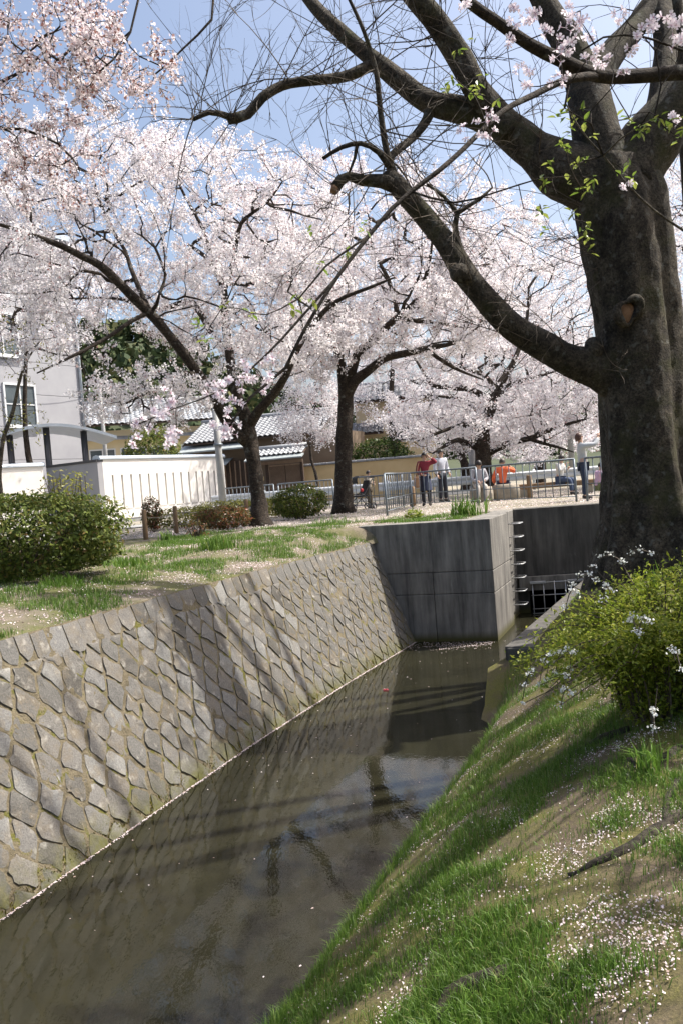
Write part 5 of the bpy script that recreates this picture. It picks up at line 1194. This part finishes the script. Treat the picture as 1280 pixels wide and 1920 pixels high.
def flower_mat():
    m_, t, b = newmat('single_cherry_flower'); tc_ = N(t, 'ShaderNodeTexCoord'); ln2 = N(t, 'ShaderNodeVectorMath', operation='LENGTH'); t.links.new(tc_.outputs['Object'], ln2.inputs[0])
    t.links.new(ramp(t, ln2.outputs['Value'], [(0.0, (.35, .06, .12)), (.0035, (.48, .14, .24)), (.0075, (.80, .66, .74)), (.016, (.88, .83, .87))]), b.inputs['Base Color'])
    b.inputs['Roughness'].default_value = .6; b.inputs['Subsurface Weight'].default_value = .0; tr = N(t, 'ShaderNodeBsdfTranslucent'); tr.inputs[0].default_value = (.86, .78, .84, 1); mx = N(t, 'ShaderNodeMixShader'); mx.inputs[0].default_value = .4
    t.links.new(b.outputs[0], mx.inputs[1]); t.links.new(tr.outputs[0], mx.inputs[2]); t.links.new(mx.outputs[0], [x for x in t.nodes if x.type == 'OUTPUT_MATERIAL'][0].inputs[0]); return m_
FM = flower_mat(); fmesh = []
for v in range(3):
    m = MB()
    for k in range(5):
        a0 = k * 2 * math.pi / 5 + random.uniform(-.06, .06); cu = random.uniform(.10, .40)
        def pt(r, da): return (r * math.cos(a0 + da), r * math.sin(a0 + da), r * cu + 8 * r * r)
        m.add([pt(.001, 0), pt(.010, -.50), pt(.0175, -.40), pt(.0185, 0), pt(.0175, .40), pt(.010, .50), pt(.0205, -.2), pt(.0205, .2)], [(0, 1, 2, 6, 3), (0, 3, 7, 4, 5)])
    m.tube([(0, 0, 0), (0, 0, -.007)], [.0022, .0012], 5); m.tube([(0, 0, -.006), (.003, .002, -.028)], .0007, 3, False)
    fmesh.append(m.mesh('flower', FM))
for q in fl_c:
    for _ in range(random.choice((3, 3, 4, 5))):
        d = Vector((random.gauss(0, 1), random.gauss(-.7, 1), random.gauss(-.1, .8))).normalized()
        inst('flower', random.choice(fmesh), T5.o, q - b0 + d * random.uniform(.012, .034), d.to_track_quat('Z', 'Y').to_euler(), (random.uniform(.85, 1.08),) * 3)
m = MB(); L = .045
m.add([(0, 0, 0), (.009, L * .3, .003), (.011, L * .55, .002), (.006, L * .82, -.002), (0, L, -.006), (-.006, L * .82, -.002), (-.011, L * .55, .002), (-.009, L * .3, .003), (0, L * .5, -.003)], [(0, 1, 8), (1, 2, 8), (2, 3, 8), (3, 4, 8), (4, 5, 8), (5, 6, 8), (6, 7, 8), (7, 0, 8)])
lmats = [leafy('fresh_leaf', [(0, (.13, .21, .03)), (1, (.19, .27, .045))], .5, .35, .4), leafy('fresh_pale_leaf', [(0, (.23, .29, .05)), (1, (.30, .33, .08))], .5, .35, .4)]
lmesh = [m.mesh('leaf', x) for x in lmats]
for q in lf_c:
    for _ in range(random.choice((3, 4, 4, 5))):
        d = Vector((random.gauss(0, 1), random.gauss(-.3, 1), random.gauss(-.15, .7))).normalized()
        inst('leaf', random.choice(lmesh), T5.o, q - b0 + Vector((random.gauss(0, .008), random.gauss(0, .008), random.gauss(0, .008))), d.to_track_quat('Y', 'Z').to_euler(), (random.uniform(.6, 1.15),) * 3)
# canopy of the same tree over and right of the frame, which dapples the bank
att = []
while len(att) < 210:
    v = Vector((random.uniform(2.6, 9), random.uniform(1.5, 9.0), random.uniform(6.2, 9.5)))
    if v.x > .48 * v.y + .9: att.append(v)
T5b_pos = [path[i] for i in range(len(path) // 2, len(path))]
T5.pos = T5b_pos; T5.par = [-1] + list(range(len(T5b_pos) - 1)); T5.plen = [0.1 * i for i in range(len(T5b_pos))]; T5.dir = [Vector((0, 0, 1))] * len(T5b_pos); T5.nlimb = len(T5b_pos); T5.paths = []
T5.grow(att, .25, .2, .006, .5, .05, None, .08); T5.branches(MAT['bark'], 'upper_branches', 6); T5.blossom(MAT['blossom'], 2, 8, .034, .06, (.25, .5), 6, 4, .09, 'crown')
# ------------------------------------------------------------------ people
SKIN = simple('skin', [(0.52, 0.33, 0.24), (0.58, 0.38, 0.28)], 6, .55)
def cloth(name, c): return simple(name, [tuple(x * .85 for x in c), c], 14, .85, .25, 60)
def skin_mesh(verts, edges, radii, root=0, sub=1):
    """grow one continuous surface round a jointed skeleton"""
    me = bpy.data.meshes.new('tmp'); me.from_pydata([tuple(v) for v in verts], edges, []); o = bpy.data.objects.new('tmp', me); C.objects.link(o)
    o.modifiers.new('skin', 'SKIN')
    for i, r in enumerate(radii):
        sv = me.skin_vertices[0].data[i]; sv.radius = r if hasattr(r, '__len__') else (r, r); sv.use_root = (i == root)
    sb_ = o.modifiers.new('sub', 'SUBSURF'); sb_.levels = sb_.render_levels = sub
    dg = bpy.context.evaluated_depsgraph_get(); ev = o.evaluated_get(dg); m = bpy.data.meshes.new_from_object(ev)
    vs = [v.co.copy() for v in m.vertices]; fs = [tuple(p.vertices) for p in m.polygons]
    bpy.data.objects.remove(o); bpy.data.meshes.remove(me); bpy.data.meshes.remove(m); return vs, fs
def person(loc, face, H, J, top, bottom, hair, label, shoe=(.06, .055, .05), hair_len=.10, sleeve='long', skirt=None, apron=None, head_tilt=0.0, cap=None):
    """J: joints for a 1.70 m figure, local x to its left, y forward, z up"""
    k = H / 1.70; V3 = lambda t: Vector(t) * k
    j = {n: V3(p) for n, p in J.items()}
    vn = ['pelvis', 'waist', 'chest', 'neck', 'chin', 'head', 'crown', 'sl', 'el', 'wl', 'sr', 'er', 'wr', 'hl', 'kl', 'al', 'tl', 'hr', 'kr', 'ar', 'tr']
    neck = j['neck']; hd_ = j['headdir'].normalized(); fw = j['facedir'].normalized()
    j['chin'] = neck + hd_ * (.075 * k) + fw * .012 * k; j['head'] = neck + hd_ * (.155 * k) + fw * .012 * k; j['crown'] = neck + hd_ * (.235 * k) + fw * .002 * k
    ed = [('pelvis', 'waist'), ('waist', 'chest'), ('chest', 'neck'), ('neck', 'chin'), ('chin', 'head'), ('head', 'crown'), ('chest', 'sl'), ('sl', 'el'), ('el', 'wl'), ('chest', 'sr'), ('sr', 'er'), ('er', 'wr'), ('pelvis', 'hl'), ('hl', 'kl'), ('kl', 'al'), ('al', 'tl'), ('pelvis', 'hr'), ('hr', 'kr'), ('kr', 'ar'), ('ar', 'tr')]
    R0 = dict(pelvis=.125, waist=.105, chest=.12, neck=.05, chin=.062, head=.086, crown=.06, sl=.06, el=.043, wl=.030, sr=.06, er=.043, wr=.030, hl=.085, kl=.058, al=.040, tl=.035, hr=.085, kr=.058, ar=.040, tr=.035)
    idx = {n: i for i, n in enumerate(vn)}
    vs, fs = skin_mesh([j[n] for n in vn], [(idx[a], idx[b]) for a, b in ed], [R0[n] * k for n in vn], 0, 2)
    mb = MB(); mb.add(vs, fs)
    side = fw.cross(hd_).normalized()
    mb.ball(j['head'] + fw * .088 * k - hd_ * .012 * k, .016 * k, 6, 5)                       # nose
    for s_ in (-1, 1): mb.ball(j['head'] + side * (.086 * s_ * k), (.014 * k, .014 * k, .026 * k), 6, 5)   # ears
    for w_, e_ in (('wl', 'el'), ('wr', 'er')):                                               # hands: palm, four fingers, thumb
        d = (j[w_] - j[e_]).normalized(); a = d.orthogonal().normalized(); b = d.cross(a)
        mb.tube([j[w_], j[w_] + d * .04 * k, j[w_] + d * .085 * k], [.026 * k, .034 * k, .028 * k], 8)
        for q, ln in zip((-.024, -.008, .008, .024), (.062, .074, .070, .055)):
            s0 = j[w_] + d * .08 * k + a * q * k; mb.tube([s0, s0 + (d + b * .25) * ln * .5 * k, s0 + (d + b * .8) * ln * .85 * k], [.0095 * k, .0085 * k, .006 * k], 5)
        s0 = j[w_] + d * .03 * k - a * .028 * k; mb.tube([s0, s0 + (d * .6 - a * .8) * .035 * k, s0 + (d * .95 - a * .5 + b * .4) * .058 * k], [.011 * k, .009 * k, .007 * k], 5)
    body = mb.build('person', SKIN, None, True); body.location = loc; body.rotation_euler = (0, 0, face); tag(body, label, 'person')
    def garment(name, names, edges, extra, mat, rr=None, sub=1):
        r_ = [(R0[n] + extra) * k if not (rr and n in rr) else rr[n] * k for n in names]; ix = {n: i for i, n in enumerate(names)}
        v, f = skin_mesh([j[n] for n in names], [(ix[a], ix[b]) for a, b in edges], r_, 0, 2); return MB().add(v, f).build(name, mat, body, True)
    j['nk2'] = j['chest'].lerp(neck, .75); R0['nk2'] = .07
    for s_ in 'lr':
        j['c' + s_] = j['e' + s_].lerp(j['w' + s_], .86 if sleeve == 'long' else .05); R0['c' + s_] = .033
        j['b' + s_] = j['k' + s_].lerp(j['a' + s_], .93); R0['b' + s_] = .046
    j['hem'] = j['pelvis'] + (j['pelvis'] - j['waist']) * .35; R0['hem'] = .125
    garment('jacket' if top[0] == 'jacket' else 'shirt', ['waist', 'chest', 'nk2', 'sl', 'el', 'cl', 'sr', 'er', 'cr', 'pelvis'], [('waist', 'chest'), ('chest', 'nk2'), ('chest', 'sl'), ('sl', 'el'), ('el', 'cl'), ('chest', 'sr'), ('sr', 'er'), ('er', 'cr'), ('waist', 'pelvis')], .022, cloth('cloth_top', top[1]), {'pelvis': .142})
    garment('trousers', ['pelvis', 'hl', 'kl', 'bl', 'hr', 'kr', 'br'], [('pelvis', 'hl'), ('hl', 'kl'), ('kl', 'bl'), ('pelvis', 'hr'), ('hr', 'kr'), ('kr', 'br')], .020, cloth('cloth_bottom', bottom), {'pelvis': .138})
    sm = cloth('shoe', shoe)
    for s_ in 'lr':
        a, t = j['a' + s_], j['t' + s_]; MB().tube([a - (t - a) * .35 + Vector((0, 0, -.02 * k)), a.lerp(t, .4), t, t + (t - a) * .22], [.045 * k, .054 * k, .050 * k, .03 * k], 10).build('shoe', sm, body, True)
    # hair: a cap over the back and top of the skull, lower at the back
    m = MB(); hm = simple('hair', [tuple(x * .7 for x in hair), hair], 30, .5); n_, m_ = 16, 10; hv = []
    for i in range(m_ + 1):
        ph = i / m_
        for q in range(n_):
            th = 2 * math.pi * q / n_; ff = math.cos(th)                    # ff 1 = front
            lim = .43 * math.pi if ff > .45 else (.62 * math.pi + (hair_len * 1.1 if ff < .1 else 0)); p_ = ph * lim
            c_ = j['head'] + hd_ * (.018 * k) - fw * .010 * k
            hv.append(c_ + (fw * ff * 1.08 + side * math.sin(th)) * (.100 * k * math.sin(min(p_, 1.75))) + hd_ * (.116 * k * math.cos(p_)) )
    hf = [(i * n_ + q, (i + 1) * n_ + q, (i + 1) * n_ + (q + 1) % n_, i * n_ + (q + 1) % n_) for i in range(m_) for q in range(n_)]
    m.add(hv, hf).build('hair', hm, body, True)
    dk = simple('eye_dark', [(.02, .015, .012)], rough=.3)
    for s_ in (-1, 1): MB().ball(j['head'] + fw * .080 * k + side * .032 * s_ * k + hd_ * .010 * k, .009 * k, 6, 4).build('eye', dk, body, True)
    MB().box(j['head'] + fw * .078 * k - hd_ * .048 * k, (.034 * k, .012 * k, .007 * k), math.atan2(fw.y, fw.x) - math.pi / 2).build('mouth', simple('lip', [(.40, .16, .14)], rough=.5), body)
    if skirt:
        w_ = j['waist'].lerp(j['pelvis'], .3); hz_ = skirt[1] * k; kn = (j['kl'] + j['kr']) / 2; bz = Vector((kn.x, kn.y, hz_))
        MB().tube([w_, j['pelvis'], j['pelvis'].lerp(bz, .5), bz], [.135 * k, .165 * k, .19 * k, .215 * k], 18, False).build('apron_dress', cloth('dress', skirt[0]), body, True)
    return body, j
ST = dict(pelvis=(0, 0, .94), waist=(0, 0, 1.10), chest=(0, 0, 1.30), neck=(0, .01, 1.46), headdir=(0, .08, 1), facedir=(0, 1, -.05), sl=(.18, 0, 1.40), el=(.23, -.02, 1.12), wl=(.22, .06, .88), sr=(-.18, 0, 1.40), er=(-.23, -.02, 1.12), wr=(-.22, .06, .88),
          hl=(.09, 0, .88), kl=(.10, .02, .48), al=(.10, -.01, .08), tl=(.11, .13, .045), hr=(-.09, 0, .88), kr=(-.10, .03, .48), ar=(-.10, 0, .08), tr=(-.11, .14, .045))
SIT = dict(pelvis=(0, 0, .52), waist=(0, .02, .68), chest=(0, .05, .88), neck=(0, .08, 1.04), headdir=(0, .25, 1), facedir=(0, 1, -.3), sl=(.18, .05, .98), el=(.24, .10, .72), wl=(.10, .30, .66), sr=(-.18, .05, .98), er=(-.24, .10, .72), wr=(-.10, .30, .66),
           hl=(.09, .04, .50), kl=(.12, .42, .50), al=(.12, .44, .08), tl=(.13, .57, .045), hr=(-.09, .04, .50), kr=(-.12, .42, .50), ar=(-.13, .40, .08), tr=(-.14, .53, .045))
def J_(base, **kw): d = dict(base); d.update(kw); return d
def toward(px): return px
# angle: local +y is the figure's front; rotation 0 faces away from the camera, pi faces it
person(at_plaza(830, 27.2), math.pi + .5, 1.70, J_(ST, el=(.25, -.02, 1.13), wl=(.24, .10, .90), er=(-.24, 0, 1.12), wr=(-.20, .16, .92)), ('shirt', (.62, .64, .72)), (.025, .027, .04), (.03, .025, .02), 'man in a pale blue shirt and dark trousers standing behind the railing', hair_len=.0)
person(at_plaza(799, 25.0), math.pi - .15, 1.58, J_(ST, er=(.0 - .40, .05, 1.40), wr=(-.20, .10, 1.56), el=(.24, .08, 1.10), wl=(.08, .22, 1.02), headdir=(-.1, .05, 1)), ('shirt', (.26, .03, .05)), (.03, .03, .04), (.02, .016, .014), 'woman in dark red top and navy apron dress, one arm raised', hair_len=.25, skirt=((.035, .045, .085), .50))
person(at_plaza(692, 26.6), math.pi + 1.1, 1.20, J_(ST, el=(.20, .10, 1.14), wl=(.06, .24, 1.18), er=(-.22, .06, 1.12), wr=(-.10, .22, 1.10)), ('jacket', (.36, .32, .27)), (.16, .13, .09), (.02, .016, .014), 'boy in a beige jacket with a green collar standing beside the dark pushchair', hair_len=.05)
person(at_plaza(899, 24.55) + Vector((0, 0, .0)), math.pi, 1.62, J_(SIT, headdir=(0, .5, .9), facedir=(0, .8, -.7)), ('jacket', (.42, .40, .43)), (.52, .47, .42), (.025, .02, .018), 'seated person in a pale grey jacket and beige trousers looking down', (.35, .32, .28), hair_len=.05)
person(at_plaza(944, 24.9), -.35, 1.62, J_(SIT, el=(.38, .12, .86), wl=(.22, .24, 1.04), er=(-.30, .02, .70), wr=(-.28, .10, .52)), ('jacket', (.80, .16, .06)), (.03, .035, .07), (.07, .055, .045), 'person in a bright orange jacket seated on a rock with their back turned', hair_len=.12)
person(at_plaza(1050, 25.0), math.pi + .9, 1.58, J_(SIT, el=(.22, .16, .78), wl=(.05, .26, .98), er=(-.22, .14, .74), wr=(-.06, .30, .86)), ('jacket', (.66, .65, .62)), (.05, .075, .14), (.025, .018, .015), 'seated person in a white jacket and jeans holding a hand to the mouth', hair_len=.12)
pb, pj = person(at_plaza(1096, 20.7), math.pi + 1.45, 1.64, J_(ST, headdir=(0, -.25, 1), facedir=(0, 1, .35), el=(.20, .30, 1.40), wl=(.07, .42, 1.60), er=(-.20, .28, 1.38), wr=(-.07, .42, 1.60), chest=(0, -.02, 1.30), neck=(0, -.02, 1.46)), ('jacket', (.50, .52, .54)), (.03, .045, .085), (.10, .045, .03), 'person in a light grey hooded top and jeans raising a camera to the blossom', hair_len=.35)
person(at_plaza(1121, 21.7), math.pi + 1.7, 1.35, J_(SIT, pelvis=(0, 0, .36), waist=(0, .03, .52), chest=(0, .08, .70), neck=(0, .12, .86), sl=(.16, .08, .80), sr=(-.16, .08, .80), el=(.22, .2, .60), er=(-.22, .2, .60), wl=(.1, .36, .66), wr=(-.1, .36, .66), hl=(.09, .04, .34), hr=(-.09, .04, .34), kl=(.12, .34, .46), kr=(-.12, .34, .46), al=(.12, .20, .08), ar=(-.12, .20, .08), tl=(.12, .32, .045), tr=(-.12, .32, .045)), ('jacket', (.62, .42, .58)), (.12, .14, .06), (.04, .03, .025), 'crouching child with pink sleeves half hidden by the massive trunk', hair_len=.1)
# hand held camera, bag, pushchair
cp = pb.matrix_basis @ ((pj['wl'] + pj['wr']) / 2 + Vector((0, .09, .06)))
co = empty('camera_body', cp, math.pi + 1.45); co.rotation_euler = (.35, 0, math.pi + 1.45); tag(co, 'small dark camera held up by the person in the grey hooded top', 'camera')
MB().box((0, 0, 0), (.13, .05, .085)).build('case', MAT['frame_dark'], co, bevel=.01); MB().tube([(0, .02, 0), (0, .08, 0)], .032, 12).build('lens', MAT['frame_dark'], co, True)
bg_ = at_plaza(783, 24.8) + Vector((0, 0, .62)); ho = empty('shoulder_bag', bg_); tag(ho, 'tan shoulder bag at the side of the woman in the apron dress', 'bag')
MB().box((0, 0, .12), (.16, .30, .34)).build('pouch', cloth('tan_leather', (.42, .24, .14)), ho, bevel=.05)
MB().tube([(0, -.1, .28), (.04, -.06, .55), (.10, 0, .70), (.04, .06, .55), (0, .1, .28)], .012, 6).build('strap', cloth('tan_strap', (.36, .2, .12)), ho, True)
pp_ = at_plaza(674, 26.0); pc = empty('pushchair', pp_, .4); tag(pc, 'dark folding pushchair with a red detail beside the boy', 'pushchair')
fr = MAT['frame_dark']
for y in (-.22, .22):
    MB().tube([(-.34, y, .10), (.05, y, .45), (.34, y, .92), (.44, y, .98)], .014, 8).build('frame_tube', fr, pc, True); MB().tube([(.34, y, .10), (.05, y, .48), (-.2, y, .52)], .014, 8).build('frame_tube', fr, pc, True)
MB().box((0, 0, .44), (.40, .38, .06)).build('seat', cloth('black_fabric', (.02, .02, .025)), pc, bevel=.02)
MB().box((.20, 0, .68), (.07, .38, .50), rot=Matrix.Rotation(.35, 3, 'Y')).build('backrest', cloth('black_back', (.025, .025, .03)), pc, bevel=.02)
hv = []; 
for a_ in np.linspace(.1, 1.9, 7): hv.append([(.20 - .34 * math.sin(a_), y, .78 + .30 * math.cos(a_ - .5)) for y in (-.21, -.1, 0, .1, .21)])
m = MB(); m.add([p for r in hv for p in r], [(i * 5 + q, i * 5 + q + 1, (i + 1) * 5 + q + 1, (i + 1) * 5 + q) for i in range(6) for q in range(4)]); hd2 = m.build('hood', cloth('black_hood', (.02, .02, .022)), pc, True)
MB().ball((-.02, -.24, .62), (.06, .03, .06), 8, 6).build('red_badge', simple('red_plastic', [(.45, .02, .03)], rough=.4), pc, True)
for x in (-.34, .34):
    for y in (-.24, .24):
        ring = [(x + .095 * math.cos(t), y, .10 + .095 * math.sin(t)) for t in np.linspace(0, 2 * math.pi, 17)]
        wh = MB().tube(ring, .018, 6, False).build('wheel', fr, pc, True); MB().tube([(x, y - .015, .10), (x, y + .015, .10)], .03, 8).build('hub', MAT['steel'], wh, True)
MB().tube([(.44, -.22, .98), (.47, 0, 1.0), (.44, .22, .98)], .016, 8).build('handle', fr, pc, True)
